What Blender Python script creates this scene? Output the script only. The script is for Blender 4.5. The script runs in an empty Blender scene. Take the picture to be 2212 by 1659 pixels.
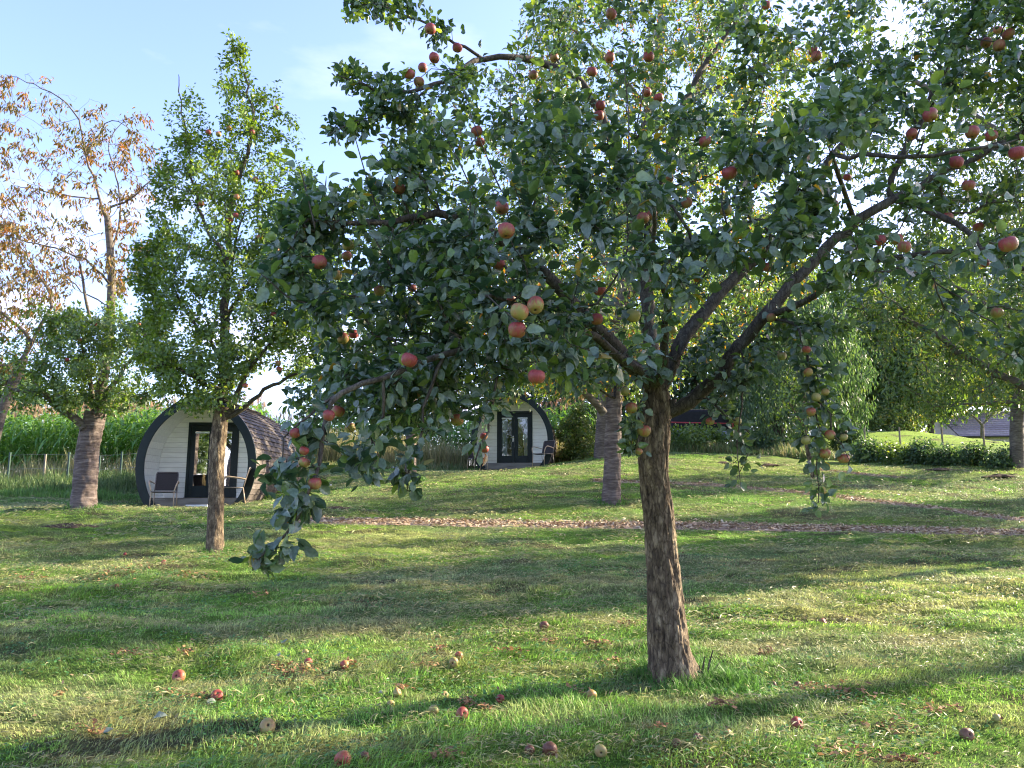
import bpy, math, random
import numpy as np
from mathutils import Vector, Matrix, noise as mnoise

random.seed(7)
RNG = np.random.default_rng(11)
SC = bpy.context.scene
COL = SC.collection

# ------------------------------------------------------------------ camera, sky, sun
W, H, F = 1024, 768, 760.0
PITCH = math.radians(8.7)
CZ = 1.5
cam_d = bpy.data.cameras.new('camera')
cam_d.sensor_width = 36.0
cam_d.lens = F / W * 36.0
cam_d.clip_start = 0.05
cam_d.clip_end = 3000
cam = bpy.data.objects.new('camera', cam_d)
COL.objects.link(cam)
cam.location = (0, 0, CZ)
cam.rotation_euler = (math.pi / 2 + PITCH, 0, 0)
SC.camera = cam

SUN_EL = math.radians(23.0)
SUN_AZ = math.radians(68.0)          # from +Y towards +X
world = bpy.data.worlds.new('World')
SC.world = world
world.use_nodes = True
wt = world.node_tree
wt.nodes.clear()
w_out = wt.nodes.new('ShaderNodeOutputWorld')
w_bg = wt.nodes.new('ShaderNodeBackground')
w_sky = wt.nodes.new('ShaderNodeTexSky')
w_sky.sky_type = 'NISHITA'
w_sky.sun_disc = False
w_sky.sun_elevation = SUN_EL
w_sky.sun_rotation = SUN_AZ
w_sky.air_density = 1.0
w_sky.dust_density = 0.9
w_sky.ozone_density = 3.2
w_bg.inputs['Strength'].default_value = 0.142
# thin high cloud low over the horizon, a property of the sky itself
w_tc = wt.nodes.new('ShaderNodeTexCoord')
w_map = wt.nodes.new('ShaderNodeMapping')
w_map.inputs['Scale'].default_value = (1.6, 1.6, 5.0)
w_n = wt.nodes.new('ShaderNodeTexNoise')
w_n.inputs['Scale'].default_value = 2.2
w_n.inputs['Detail'].default_value = 6
w_n.inputs['Roughness'].default_value = 0.55
w_r = wt.nodes.new('ShaderNodeValToRGB')
w_r.color_ramp.elements[0].position = 0.53
w_r.color_ramp.elements[0].color = (0.0, 0.0, 0.0, 1)
w_r.color_ramp.elements[1].position = 0.78
w_r.color_ramp.elements[1].color = (1, 1, 1, 1)
w_sep = wt.nodes.new('ShaderNodeSeparateXYZ')
w_mr = wt.nodes.new('ShaderNodeMapRange')
w_mr.inputs['From Min'].default_value = 0.10
w_mr.inputs['From Max'].default_value = 0.36
w_mr.inputs['To Min'].default_value = 1.0
w_mr.inputs['To Max'].default_value = 0.12
w_mul = wt.nodes.new('ShaderNodeMath')
w_mul.operation = 'MULTIPLY'
w_mix = wt.nodes.new('ShaderNodeMix')
w_mix.data_type = 'RGBA'
w_mix.inputs[7].default_value = (6.3, 6.6, 7.6, 1)
L = wt.links.new
L(w_tc.outputs['Generated'], w_map.inputs['Vector'])
L(w_map.outputs['Vector'], w_n.inputs['Vector'])
L(w_n.outputs['Fac'], w_r.inputs['Fac'])
L(w_tc.outputs['Generated'], w_sep.inputs[0])
L(w_sep.outputs['Z'], w_mr.inputs['Value'])
L(w_mr.outputs['Result'], w_mul.inputs[0])
L(w_r.outputs['Color'], w_mul.inputs[1])
L(w_mul.outputs[0], w_mix.inputs[0])
L(w_sky.outputs['Color'], w_mix.inputs[6])
w_tint = wt.nodes.new('ShaderNodeMix')
w_tint.data_type = 'RGBA'; w_tint.blend_type = 'MULTIPLY'
w_tint.inputs[0].default_value = 1.0
w_tint.inputs[7].default_value = (1.09, 0.915, 1.05, 1)
L(w_mix.outputs[2], w_tint.inputs[6])
L(w_tint.outputs[2], w_bg.inputs['Color'])
L(w_bg.outputs['Background'], w_out.inputs['Surface'])

sun_d = bpy.data.lights.new('sun', 'SUN')
sun_d.energy = 5.0
sun_d.angle = math.radians(0.6)
sun_d.color = (1.0, 0.86, 0.62)
sun = bpy.data.objects.new('sun', sun_d)
COL.objects.link(sun)
SD = Vector((math.sin(SUN_AZ) * math.cos(SUN_EL), math.cos(SUN_AZ) * math.cos(SUN_EL), math.sin(SUN_EL)))
sun.rotation_euler = SD.to_track_quat('Z', 'Y').to_euler()
sun.location = (20, 8, 12)

SC.view_settings.view_transform = 'Standard'
SC.view_settings.look = 'None'
SC.view_settings.exposure = 2.1
SC.view_settings.gamma = 1.0
SC.cycles.max_bounces = 6
SC.cycles.diffuse_bounces = 3
SC.cycles.glossy_bounces = 3
SC.cycles.transmission_bounces = 4
SC.cycles.transparent_max_bounces = 8
SC.cycles.use_denoising = True
SC.cycles.filter_width = 1.15
SC.cycles.sample_clamp_indirect = 4.0

# ------------------------------------------------------------------ projection helper (2212-wide picture units)
K = 1024.0 / 2212.0
FD = F / K
cp, sp = math.cos(PITCH), math.sin(PITCH)
def D(dx, dy, Y):
    u = (dx * K - 512.0) / F
    v = (384.0 - dy * K) / F
    yy = cp - v * sp
    zz = sp + v * cp
    return np.array([u / yy * Y, Y, CZ + zz / yy * Y])

def project(p):
    x, y, z = p[..., 0], p[..., 1], p[..., 2] - CZ
    d = y * cp + z * sp
    v = (-y * sp + z * cp) / d
    u = x / d
    return (512 + u * F) / K, (384 - v * F) / K

# ------------------------------------------------------------------ noise
_TAB = np.random.default_rng(5).random((256, 256))
def vnoise(x, y, seed=0):
    x = np.asarray(x, float) + seed * 17.31
    y = np.asarray(y, float) + seed * 9.77
    xi, yi = np.floor(x).astype(int), np.floor(y).astype(int)
    fx, fy = x - xi, y - yi
    fx = fx * fx * (3 - 2 * fx); fy = fy * fy * (3 - 2 * fy)
    a = _TAB[xi % 256, yi % 256]; b = _TAB[(xi + 1) % 256, yi % 256]
    c = _TAB[xi % 256, (yi + 1) % 256]; d = _TAB[(xi + 1) % 256, (yi + 1) % 256]
    return (a * (1 - fx) + b * fx) * (1 - fy) + (c * (1 - fx) + d * fx) * fy
def fbm(x, y, seed=0, o=4):
    s = 0; a = 0.5; t = 0
    for i in range(o):
        s = s + a * vnoise(x, y, seed + i * 3); t += a
        x = x * 2.03; y = y * 2.03; a *= 0.5
    return s / t

# ------------------------------------------------------------------ terrain
ctrl = []
def cpix(dx, dy, Y): ctrl.append(D(dx, dy, Y))
for x in (-7, 0, 7): ctrl.append(np.array([x, 0.0, 0.0]))
for x in (-12, 12): ctrl.append(np.array([x, -10.0, -0.3]))
for x in (-3, 0.5): ctrl.append(np.array([x, 3.8, 0.25]))
ctrl.append(np.array([4.5, 3.8, 0.27]))
cpix(1450, 1458, 5.3)
cpix(465, 1190, 11.3)
cpix(30, 1190, 11.3)
cpix(180, 1096, 16); cpix(430, 1100, 19.5); cpix(310, 1098, 19.5)
cpix(1103, 1018, 28); cpix(1322, 1083, 17); cpix(1302, 990, 27); cpix(888, 1035, 22)
cpix(670, 1125, 14.5); cpix(1106, 1130, 14.5); cpix(1700, 1140, 14.0); cpix(2200, 1147, 13.5)
cpix(1290, 1037, 21); cpix(1530, 1045, 20.5); cpix(1750, 1067, 18.5); cpix(2212, 1120, 15.5)
cpix(1757, 1030, 23); cpix(1850, 1002, 27); cpix(2212, 1018, 24)
cpix(30, 1080, 20); cpix(80, 1045, 25); cpix(60, 1032, 29); cpix(700, 1003, 29)
cpix(1700, 985, 31); cpix(1500, 975, 31)
cpix(2000, 975, 31); cpix(1950, 930, 39); cpix(2180, 958, 37)
for x, y, z in ((-14, 40, 2.75), (0, 42, 3.1), (-24, 30, 2.4), (12, 46, 4.6), (26, 46, 4.4), (28, 25, 2.4), (22, 12, 0.9), (-22, 12, 0.7)):
    ctrl.append(np.array([x, y, float(z)]))
ctrl = np.array(ctrl)
def _tps_k(r2): return 0.5 * r2 * np.log(r2 + 1e-9)
def _tps_fit(P, lam=1.5):
    n = len(P)
    d2 = ((P[:, None, :2] - P[None, :, :2]) ** 2).sum(-1)
    A = np.zeros((n + 3, n + 3))
    A[:n, :n] = _tps_k(d2) + lam * np.eye(n)
    A[:n, n] = 1; A[:n, n + 1:] = P[:, :2]
    A[n, :n] = 1; A[n + 1:, :n] = P[:, :2].T
    b = np.zeros(n + 3); b[:n] = P[:, 2]
    return np.linalg.solve(A, b)
_TW = _tps_fit(ctrl)
def _smooth_h(x, y):
    xs = np.clip(x, -26, 28); ys = np.clip(y, -10, 44)
    shp = np.shape(xs)
    xf, yf = np.ravel(xs), np.ravel(ys)
    out = np.empty(len(xf))
    for i in range(0, len(xf), 20000):
        d2 = (xf[i:i + 20000, None] - ctrl[None, :, 0]) ** 2 + (yf[i:i + 20000, None] - ctrl[None, :, 1]) ** 2
        out[i:i + 20000] = _tps_k(d2) @ _TW[:-3] + _TW[-3] + _TW[-2] * xf[i:i + 20000] + _TW[-1] * yf[i:i + 20000]
    return out.reshape(shp)
_hx = np.linspace(-60, 60, 301); _hy = np.linspace(-20, 80, 251)
_HG = _smooth_h(*np.meshgrid(_hx, _hy, indexing='ij'))
def base_h(x, y):
    x = np.asarray(x, float); y = np.asarray(y, float)
    fx = np.clip((x + 60) / 0.4, 0, 299.999); fy = np.clip((y + 20) / 0.4, 0, 249.999)
    xi, yi = fx.astype(int), fy.astype(int); a, b = fx - xi, fy - yi
    return (_HG[xi, yi] * (1 - a) + _HG[xi + 1, yi] * a) * (1 - b) + (_HG[xi, yi + 1] * (1 - a) + _HG[xi + 1, yi + 1] * a) * b

def hit(dx, dy):
    """ground point seen at a place of the photograph"""
    lo, hi = 2.0, 45.0
    Y = 2.5
    while Y < 45:
        p = D(dx, dy, Y)
        if p[2] < base_h(p[0], p[1]): break
        Y += 0.05
    p = D(dx, dy, Y)
    return p[0], p[1]

path1 = [hit(a, b) for a, b in ((640, 1124), (760, 1126), (900, 1127), (1050, 1130), (1200, 1133), (1400, 1134), (1600, 1137), (1800, 1141), (2000, 1146), (2212, 1150))]
path1.append((path1[-1][0] + 4, path1[-1][1] - 0.4))
path2 = [hit(a, b) for a, b in ((1285, 1037), (1400, 1042), (1530, 1047), (1640, 1056), (1750, 1066), (1900, 1083), (2050, 1101), (2212, 1121))]
path2.append((path2[-1][0] + 4, path2[-1][1] - 1.2))
path3 = [hit(a, b) for a, b in ((1765, 1014), (1850, 1022), (1950, 1032))]
def resample(pts, step):
    pts = np.array(pts, float)
    out = []
    for i in range(len(pts) - 1):
        p0 = pts[max(i - 1, 0)]; p1 = pts[i]; p2 = pts[i + 1]; p3 = pts[min(i + 2, len(pts) - 1)]
        n = max(1, int(math.ceil(np.linalg.norm(p2 - p1) / step)))
        for k in range(n):
            t = k / n
            out.append(0.5 * ((2 * p1) + (-p0 + p2) * t + (2 * p0 - 5 * p1 + 4 * p2 - p3) * t * t + (-p0 + 3 * p1 - 3 * p2 + p3) * t ** 3))
    out.append(pts[-1])
    return np.array(out)
PATHS = [(resample(path1, 0.15), 0.37), (resample(path2, 0.15), 0.27), (resample(path3, 0.15), 0.2)]
def path_dist(x, y):
    """signed distance to nearest path edge (negative inside)"""
    x = np.ravel(x); y = np.ravel(y)
    best = np.full(len(x), 9.0)
    idx = np.where((y > 8) & (y < 27) & (x > -7))[0]
    for pts, hw in PATHS:
        q = pts[::2]
        for i in range(0, len(idx), 20000):
            j = idx[i:i + 20000]
            d = np.sqrt((x[j, None] - q[None, :, 0]) ** 2 + (y[j, None] - q[None, :, 1]) ** 2).min(1) - hw
            best[j] = np.minimum(best[j], d)
    return best
def lump(x, y):
    near = np.clip((np.asarray(y, float)) / 6, 0.4, 1)
    a = (fbm(x * 0.9, y * 1.5, 3, 3) - 0.5) * 0.13 + (fbm(x * 3.2, y * 5.0, 8, 3) - 0.5) * 0.085 + (vnoise(x * 13, y * 15, 4) - 0.5) * 0.030 * (np.asarray(y, float) < 16)
    return a * near
def gh(x, y):
    x = np.asarray(x, float); y = np.asarray(y, float)
    sh = x.shape
    pd = path_dist(x, y).reshape(sh)
    m = np.clip(pd / 0.25, 0, 1)
    return base_h(x, y) + lump(x, y) * m - 0.02 * (1 - m)
def gz(x, y): return float(gh(np.array([x]), np.array([y]))[0])

# ------------------------------------------------------------------ object helpers
def tag(o, label=None, cat=None, group=None, kind=None):
    if label: o['label'] = label
    if cat: o['category'] = cat
    if group: o['group'] = group
    if kind: o['kind'] = kind
    return o
def empty(name, loc, rz=0.0, parent=None):
    o = bpy.data.objects.new(name, None)
    COL.objects.link(o)
    o.location = tuple(loc); o.rotation_euler = (0, 0, rz)
    o.empty_display_size = 0.2
    return o
def link(name, me, mat, parent=None, loc=None):
    o = bpy.data.objects.new(name, me)
    COL.objects.link(o)
    if mat is not None:
        for m in (mat if isinstance(mat, (list, tuple)) else [mat]): me.materials.append(m)
    if parent is not None: o.parent = parent
    if loc is not None: o.location = tuple(loc)
    return o
def np_mesh(name, V, faces, attrs=None, smooth=True, colors=None):
    """faces: list of (M,k) int arrays"""
    me = bpy.data.meshes.new(name)
    V = np.ascontiguousarray(V, dtype=np.float32)
    me.vertices.add(len(V)); me.vertices.foreach_set('co', V.ravel())
    faces = [f for f in faces if len(f)]
    loops = np.concatenate([f.ravel() for f in faces]).astype(np.int32)
    tot = np.concatenate([np.full(len(f), f.shape[1]) for f in faces]).astype(np.int32)
    st = np.concatenate([[0], np.cumsum(tot)[:-1]]).astype(np.int32)
    me.loops.add(len(loops)); me.loops.foreach_set('vertex_index', loops)
    me.polygons.add(len(tot)); me.polygons.foreach_set('loop_start', st); me.polygons.foreach_set('loop_total', tot)
    if smooth: me.polygons.foreach_set('use_smooth', np.ones(len(tot), bool))
    for k, a in (attrs or {}).items():
        at = me.attributes.new(k, 'FLOAT', 'POINT'); at.data.foreach_set('value', np.ascontiguousarray(a, dtype=np.float32))
    for k, a in (colors or {}).items():
        c4 = np.ones((len(a), 4), np.float32); c4[:, :3] = a
        at = me.attributes.new(k, 'FLOAT_COLOR', 'POINT'); at.data.foreach_set('color', c4.ravel())
    me.update(calc_edges=True)
    return me

class MB:
    """collects plain shapes for ONE mesh"""
    def __init__(s): s.v = []; s.f = []; s.a = []
    def add(s, vs, fs, var=0.5):
        o = len(s.v); s.v += [tuple(v) for v in vs]; s.f += [tuple(i + o for i in f) for f in fs]; s.a += [var] * len(vs)
    def box(s, x0, x1, y0, y1, z0, z1, var=0.5):
        s.add([(x0, y0, z0), (x1, y0, z0), (x1, y1, z0), (x0, y1, z0), (x0, y0, z1), (x1, y0, z1), (x1, y1, z1), (x0, y1, z1)],
              [(0, 3, 2, 1), (4, 5, 6, 7), (0, 1, 5, 4), (1, 2, 6, 5), (2, 3, 7, 6), (3, 0, 4, 7)], var)
    def prism(s, pts, y0, y1, var=0.5):
        n = len(pts)
        vs = [(x, y0, z) for x, z in pts] + [(x, y1, z) for x, z in pts]
        fs = [tuple(range(n)), tuple(range(2 * n - 1, n - 1, -1))]
        for i in range(n): j = (i + 1) % n; fs.append((j, i, i + n, j + n))
        s.add(vs, fs, var)
    def tube(s, pts, r, sides=8, var=0.5, cap=True):
        pts = [Vector(p) for p in pts]
        rr = r if isinstance(r, (list, tuple)) else [r] * len(pts)
        rings = []; ref = Vector((0.13, 0.2, 1)).normalized()
        o = len(s.v)
        for i, p in enumerate(pts):
            d = (pts[min(i + 1, len(pts) - 1)] - pts[max(i - 1, 0)]).normalized()
            if abs(d.dot(ref)) > 0.95: ref = Vector((1, 0.1, 0.05)).normalized()
            a = d.cross(ref).normalized(); b = d.cross(a)
            for k in range(sides):
                t = 2 * math.pi * k / sides
                s.v.append(tuple(p + (a * math.cos(t) + b * math.sin(t)) * rr[i])); s.a.append(var)
        for i in range(len(pts) - 1):
            for k in range(sides):
                k2 = (k + 1) % sides
                s.f.append((o + i * sides + k, o + i * sides + k2, o + (i + 1) * sides + k2, o + (i + 1) * sides + k))
        if cap:
            s.f.append(tuple(o + k for k in range(sides))[::-1]); s.f.append(tuple(o + (len(pts) - 1) * sides + k for k in range(sides)))
    def build(s, name, mat, parent=None, smooth=False, bevel=0, loc=None):
        me = bpy.data.meshes.new(name)
        me.from_pydata(s.v, [], s.f)
        if smooth: me.polygons.foreach_set('use_smooth', [True] * len(me.polygons))
        at = me.attributes.new('var', 'FLOAT', 'POINT'); at.data.foreach_set('value', s.a)
        me.update()
        o = link(name, me, mat, parent, loc)
        if bevel:
            b = o.modifiers.new('bevel', 'BEVEL'); b.width = bevel; b.segments = 2; b.limit_method = 'ANGLE'
        return o

# ------------------------------------------------------------------ materials
def mat_new(name):
    m = bpy.data.materials.new(name); m.use_nodes = True
    nt = m.node_tree; nt.nodes.clear()
    out = nt.nodes.new('ShaderNodeOutputMaterial')
    return m, nt, out
def N(nt, t, **kw):
    n = nt.nodes.new('ShaderNode' + t)
    for k, v in kw.items():
        if k.startswith('i_'): n.inputs[k[2:].replace('_', ' ')].default_value = v
        else: setattr(n, k, v)
    return n
def ramp(nt, stops, fac=None, interp='LINEAR'):
    r = nt.nodes.new('ShaderNodeValToRGB'); cr = r.color_ramp; cr.interpolation = interp
    while len(cr.elements) < len(stops): cr.elements.new(0.5)
    for e, (p, c) in zip(cr.elements, stops): e.position = p; e.color = (c[0], c[1], c[2], 1)
    if fac is not None: nt.links.new(fac, r.inputs['Fac'])
    return r
def leaf_mat(name, stops, back=(0.16, 0.20, 0.13), backmix=0.5, trans=0.35, rough=0.42, spec=0.5, bump=0.25, bscale=60):
    m, nt, out = mat_new(name); l = nt.links.new
    at = N(nt, 'Attribute', attribute_name='var')
    rp = ramp(nt, stops, at.outputs['Fac'])
    tc = N(nt, 'TexCoord')
    nz = N(nt, 'TexNoise', i_Scale=bscale, i_Detail=2.0)
    l(tc.outputs['Object'], nz.inputs['Vector'])
    geo = N(nt, 'NewGeometry')
    mb = N(nt, 'Math', operation='MULTIPLY'); mb.inputs[1].default_value = backmix
    l(geo.outputs['Backfacing'], mb.inputs[0])
    mx = N(nt, 'Mix', data_type='RGBA'); l(mb.outputs[0], mx.inputs[0]); l(rp.outputs['Color'], mx.inputs[6]); mx.inputs[7].default_value = (*back, 1)
    hv = N(nt, 'HueSaturation'); l(mx.outputs[2], hv.inputs['Color'])
    mv = N(nt, 'MapRange'); mv.inputs['To Min'].default_value = 0.65; mv.inputs['To Max'].default_value = 1.4
    mv.inputs['From Min'].default_value = 0.25; mv.inputs['From Max'].default_value = 0.75
    l(nz.outputs['Fac'], mv.inputs['Value']); l(mv.outputs['Result'], hv.inputs['Value'])
    p = N(nt, 'BsdfPrincipled', i_Roughness=rough); p.inputs['Specular IOR Level'].default_value = spec
    l(hv.outputs['Color'], p.inputs['Base Color'])
    bp = N(nt, 'Bump', i_Strength=bump, i_Distance=0.01); l(nz.outputs['Fac'], bp.inputs['Height']); l(bp.outputs['Normal'], p.inputs['Normal'])
    tr = N(nt, 'BsdfTranslucent')
    h2 = N(nt, 'HueSaturation', i_Hue=0.485, i_Saturation=1.15, i_Value=2.0); l(rp.outputs['Color'], h2.inputs['Color']); l(h2.outputs['Color'], tr.inputs['Color'])
    ms = N(nt, 'MixShader'); ms.inputs[0].default_value = trans
    l(p.outputs[0], ms.inputs[1]); l(tr.outputs[0], ms.inputs[2]); l(ms.outputs[0], out.inputs['Surface'])
    return m

M = {}
M['apple_leaf'] = leaf_mat('apple_leaf', [(0.0, (0.024, 0.052, 0.028)), (0.35, (0.045, 0.092, 0.036)), (0.65, (0.085, 0.150, 0.038)), (0.94, (0.18, 0.26, 0.05)), (0.985, (0.33, 0.25, 0.05)), (1.0, (0.30, 0.14, 0.04))],
                           back=(0.21, 0.26, 0.19), backmix=0.62, trans=0.34, rough=0.34, spec=0.75, bump=0.4, bscale=70)
M['orchard_leaf'] = leaf_mat('orchard_leaf', [(0.0, (0.050, 0.095, 0.022)), (0.5, (0.105, 0.175, 0.030)), (0.9, (0.19, 0.27, 0.045)), (1.0, (0.26, 0.27, 0.07))], back=(0.17, 0.23, 0.12), backmix=0.5, trans=0.38, rough=0.4)
M['cherry_leaf'] = leaf_mat('cherry_leaf', [(0.0, (0.04, 0.085, 0.02)), (0.5, (0.085, 0.14, 0.03)), (0.82, (0.15, 0.19, 0.04)), (0.93, (0.38, 0.28, 0.05)), (1.0, (0.42, 0.20, 0.05))], back=(0.14, 0.18, 0.09), backmix=0.4, trans=0.42, rough=0.45)
M['brown_leaf'] = leaf_mat('brown_leaf', [(0.0, (0.065, 0.085, 0.014)), (0.35, (0.12, 0.090, 0.014)), (0.7, (0.19, 0.095, 0.014)), (1.0, (0.28, 0.11, 0.02))], back=(0.15, 0.11, 0.04), backmix=0.4, trans=0.3, rough=0.55)
M['dark_leaf'] = leaf_mat('dark_leaf', [(0.0, (0.035, 0.075, 0.030)), (0.6, (0.07, 0.13, 0.04)), (1.0, (0.13, 0.19, 0.05))], back=(0.07, 0.11, 0.06), backmix=0.4, trans=0.3, rough=0.5)
M['yellow_leaf'] = leaf_mat('yellow_leaf', [(0.0, (0.06, 0.12, 0.03)), (0.6, (0.12, 0.18, 0.04)), (1.0, (0.34, 0.29, 0.07))], back=(0.2, 0.2, 0.08), backmix=0.3, trans=0.4, rough=0.5)
M['maize_leaf'] = leaf_mat('maize_leaf', [(0.0, (0.07, 0.17, 0.035)), (0.6, (0.14, 0.28, 0.055)), (0.9, (0.24, 0.36, 0.09)), (1.0, (0.42, 0.36, 0.16))], back=(0.11, 0.2, 0.07), backmix=0.3, trans=0.35, rough=0.35, bump=0.1)
M['tassel'] = leaf_mat('tassel', [(0.0, (0.30, 0.17, 0.10)), (1.0, (0.45, 0.30, 0.18))], trans=0.15, rough=0.8)

def bark_mat(name, c1, c2, c3, sx=(14, 14, 3.2), bump=0.6, band=False, moss=None):
    m, nt, out = mat_new(name); l = nt.links.new
    tc = N(nt, 'TexCoord')
    mp = N(nt, 'Mapping'); mp.inputs['Scale'].default_value = sx
    l(tc.outputs['Object'], mp.inputs['Vector'])
    n1 = N(nt, 'TexNoise', i_Scale=1.0, i_Detail=7.0, i_Roughness=0.65); l(mp.outputs[0], n1.inputs['Vector'])
    n2 = N(nt, 'TexNoise', i_Scale=2.4, i_Detail=3.0); l(tc.outputs['Object'], n2.inputs['Vector'])
    r1 = ramp(nt, [(0.30, c1), (0.50, c2), (0.72, c3)], n1.outputs['Fac'])
    wv = N(nt, 'VectorMath', operation='MULTIPLY_ADD'); l(n1.outputs['Color'], wv.inputs[0]); wv.inputs[1].default_value = (0.9, 0.9, 0.9); l(mp.outputs[0], wv.inputs[2])
    vr = N(nt, 'TexVoronoi', i_Scale=1.3, feature='DISTANCE_TO_EDGE'); l(wv.outputs[0], vr.inputs['Vector'])
    r2 = ramp(nt, [(0.0, (0.28, 0.25, 0.22)), (0.10, (1, 1, 1))], vr.outputs['Distance'])
    mx = N(nt, 'Mix', data_type='RGBA', blend_type='MULTIPLY'); mx.inputs[0].default_value = 0.0 if band else 0.75
    l(r1.outputs['Color'], mx.inputs[6]); l(r2.outputs['Color'], mx.inputs[7])
    m2 = N(nt, 'Mix', data_type='RGBA', blend_type='OVERLAY'); m2.inputs[0].default_value = 0.35
    l(mx.outputs[2], m2.inputs[6])
    r3 = ramp(nt, [(0.35, (0.3, 0.3, 0.3)), (0.65, (0.7, 0.7, 0.68))], n2.outputs['Fac']); l(r3.outputs['Color'], m2.inputs[7])
    last = m2.outputs[2]
    if moss:
        r4 = ramp(nt, [(0.55, (0, 0, 0)), (0.70, (1, 1, 1))], n2.outputs['Fac'])
        m3 = N(nt, 'Mix', data_type='RGBA'); l(r4.outputs['Color'], m3.inputs[0]); l(last, m3.inputs[6]); m3.inputs[7].default_value = (*moss, 1)
        last = m3.outputs[2]
    p = N(nt, 'BsdfPrincipled', i_Roughness=0.85); p.inputs['Specular IOR Level'].default_value = 0.25
    l(last, p.inputs['Base Color'])
    add = N(nt, 'Math', operation='ADD'); l(n1.outputs['Fac'], add.inputs[0])
    sc = N(nt, 'Math', operation='MINIMUM'); l(vr.outputs['Distance'], sc.inputs[0]); sc.inputs[1].default_value = 0.15; l(sc.outputs[0], add.inputs[1])
    bp = N(nt, 'Bump', i_Strength=bump, i_Distance=0.02); l(add.outputs[0], bp.inputs['Height']); l(bp.outputs['Normal'], p.inputs['Normal'])
    l(p.outputs[0], out.inputs['Surface'])
    return m
M['apple_bark'] = bark_mat('apple_bark', (0.030, 0.021, 0.014), (0.13, 0.095, 0.060), (0.38, 0.30, 0.19), sx=(24, 24, 8), bump=1.0)
M['twig_bark'] = bark_mat('twig_bark', (0.035, 0.028, 0.02), (0.075, 0.062, 0.045), (0.14, 0.13, 0.10), sx=(30, 30, 12), bump=0.3)
M['cherry_bark'] = bark_mat('cherry_bark', (0.05, 0.036, 0.032), (0.13, 0.10, 0.088), (0.26, 0.215, 0.19), sx=(4, 4, 26), bump=0.7, band=True)
M['cherry_limb'] = bark_mat('cherry_limb', (0.05, 0.04, 0.03), (0.12, 0.10, 0.08), (0.22, 0.19, 0.15), sx=(6, 6, 20), bump=0.4, band=True)

def attr_mat(name, rough=0.8, spec=0.3, trans=0.0, attr='col', bump=0):
    m, nt, out = mat_new(name); l = nt.links.new
    at = N(nt, 'Attribute', attribute_name=attr)
    p = N(nt, 'BsdfPrincipled', i_Roughness=rough); p.inputs['Specular IOR Level'].default_value = spec
    l(at.outputs['Color'], p.inputs['Base Color'])
    if trans:
        tr = N(nt, 'BsdfTranslucent'); h = N(nt, 'HueSaturation', i_Value=1.7); l(at.outputs['Color'], h.inputs['Color']); l(h.outputs['Color'], tr.inputs['Color'])
        ms = N(nt, 'MixShader'); ms.inputs[0].default_value = trans
        l(p.outputs[0], ms.inputs[1]); l(tr.outputs[0], ms.inputs[2]); l(ms.outputs[0], out.inputs['Surface'])
    else: l(p.outputs[0], out.inputs['Surface'])
    return m
M['grass'] = attr_mat('grass', 0.55, 0.35, 0.3)
M['chips'] = attr_mat('chips', 0.85, 0.2)
M['litter'] = attr_mat('litter', 0.7, 0.3, 0.1)

def simple(name, c, rough=0.6, spec=0.4, metal=0, nscale=8, namt=0.25, bump=0.15, stretch=(1, 1, 1), varamt=0.0):
    m, nt, out = mat_new(name); l = nt.links.new
    tc = N(nt, 'TexCoord'); mp = N(nt, 'Mapping'); mp.inputs['Scale'].default_value = stretch; l(tc.outputs['Object'], mp.inputs['Vector'])
    nz = N(nt, 'TexNoise', i_Scale=nscale, i_Detail=5.0); l(mp.outputs[0], nz.inputs['Vector'])
    h = N(nt, 'HueSaturation'); h.inputs['Color'].default_value = (*c, 1)
    mv = N(nt, 'MapRange'); mv.inputs['From Min'].default_value = 0.3; mv.inputs['From Max'].default_value = 0.7
    mv.inputs['To Min'].default_value = 1 - namt; mv.inputs['To Max'].default_value = 1 + namt
    l(nz.outputs['Fac'], mv.inputs['Value'])
    last = mv.outputs['Result']
    if varamt:
        at = N(nt, 'Attribute', attribute_name='var')
        m2 = N(nt, 'MapRange'); m2.inputs['To Min'].default_value = 1 - varamt; m2.inputs['To Max'].default_value = 1 + varamt; l(at.outputs['Fac'], m2.inputs['Value'])
        mm = N(nt, 'Math', operation='MULTIPLY'); l(last, mm.inputs[0]); l(m2.outputs['Result'], mm.inputs[1]); last = mm.outputs[0]
    l(last, h.inputs['Value'])
    p = N(nt, 'BsdfPrincipled', i_Roughness=rough, i_Metallic=metal); p.inputs['Specular IOR Level'].default_value = spec
    l(h.outputs['Color'], p.inputs['Base Color'])
    if bump:
        bp = N(nt, 'Bump', i_Strength=bump, i_Distance=0.01); l(nz.outputs['Fac'], bp.inputs['Height']); l(bp.outputs['Normal'], p.inputs['Normal'])
    l(p.outputs[0], out.inputs['Surface'])
    return m

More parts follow.
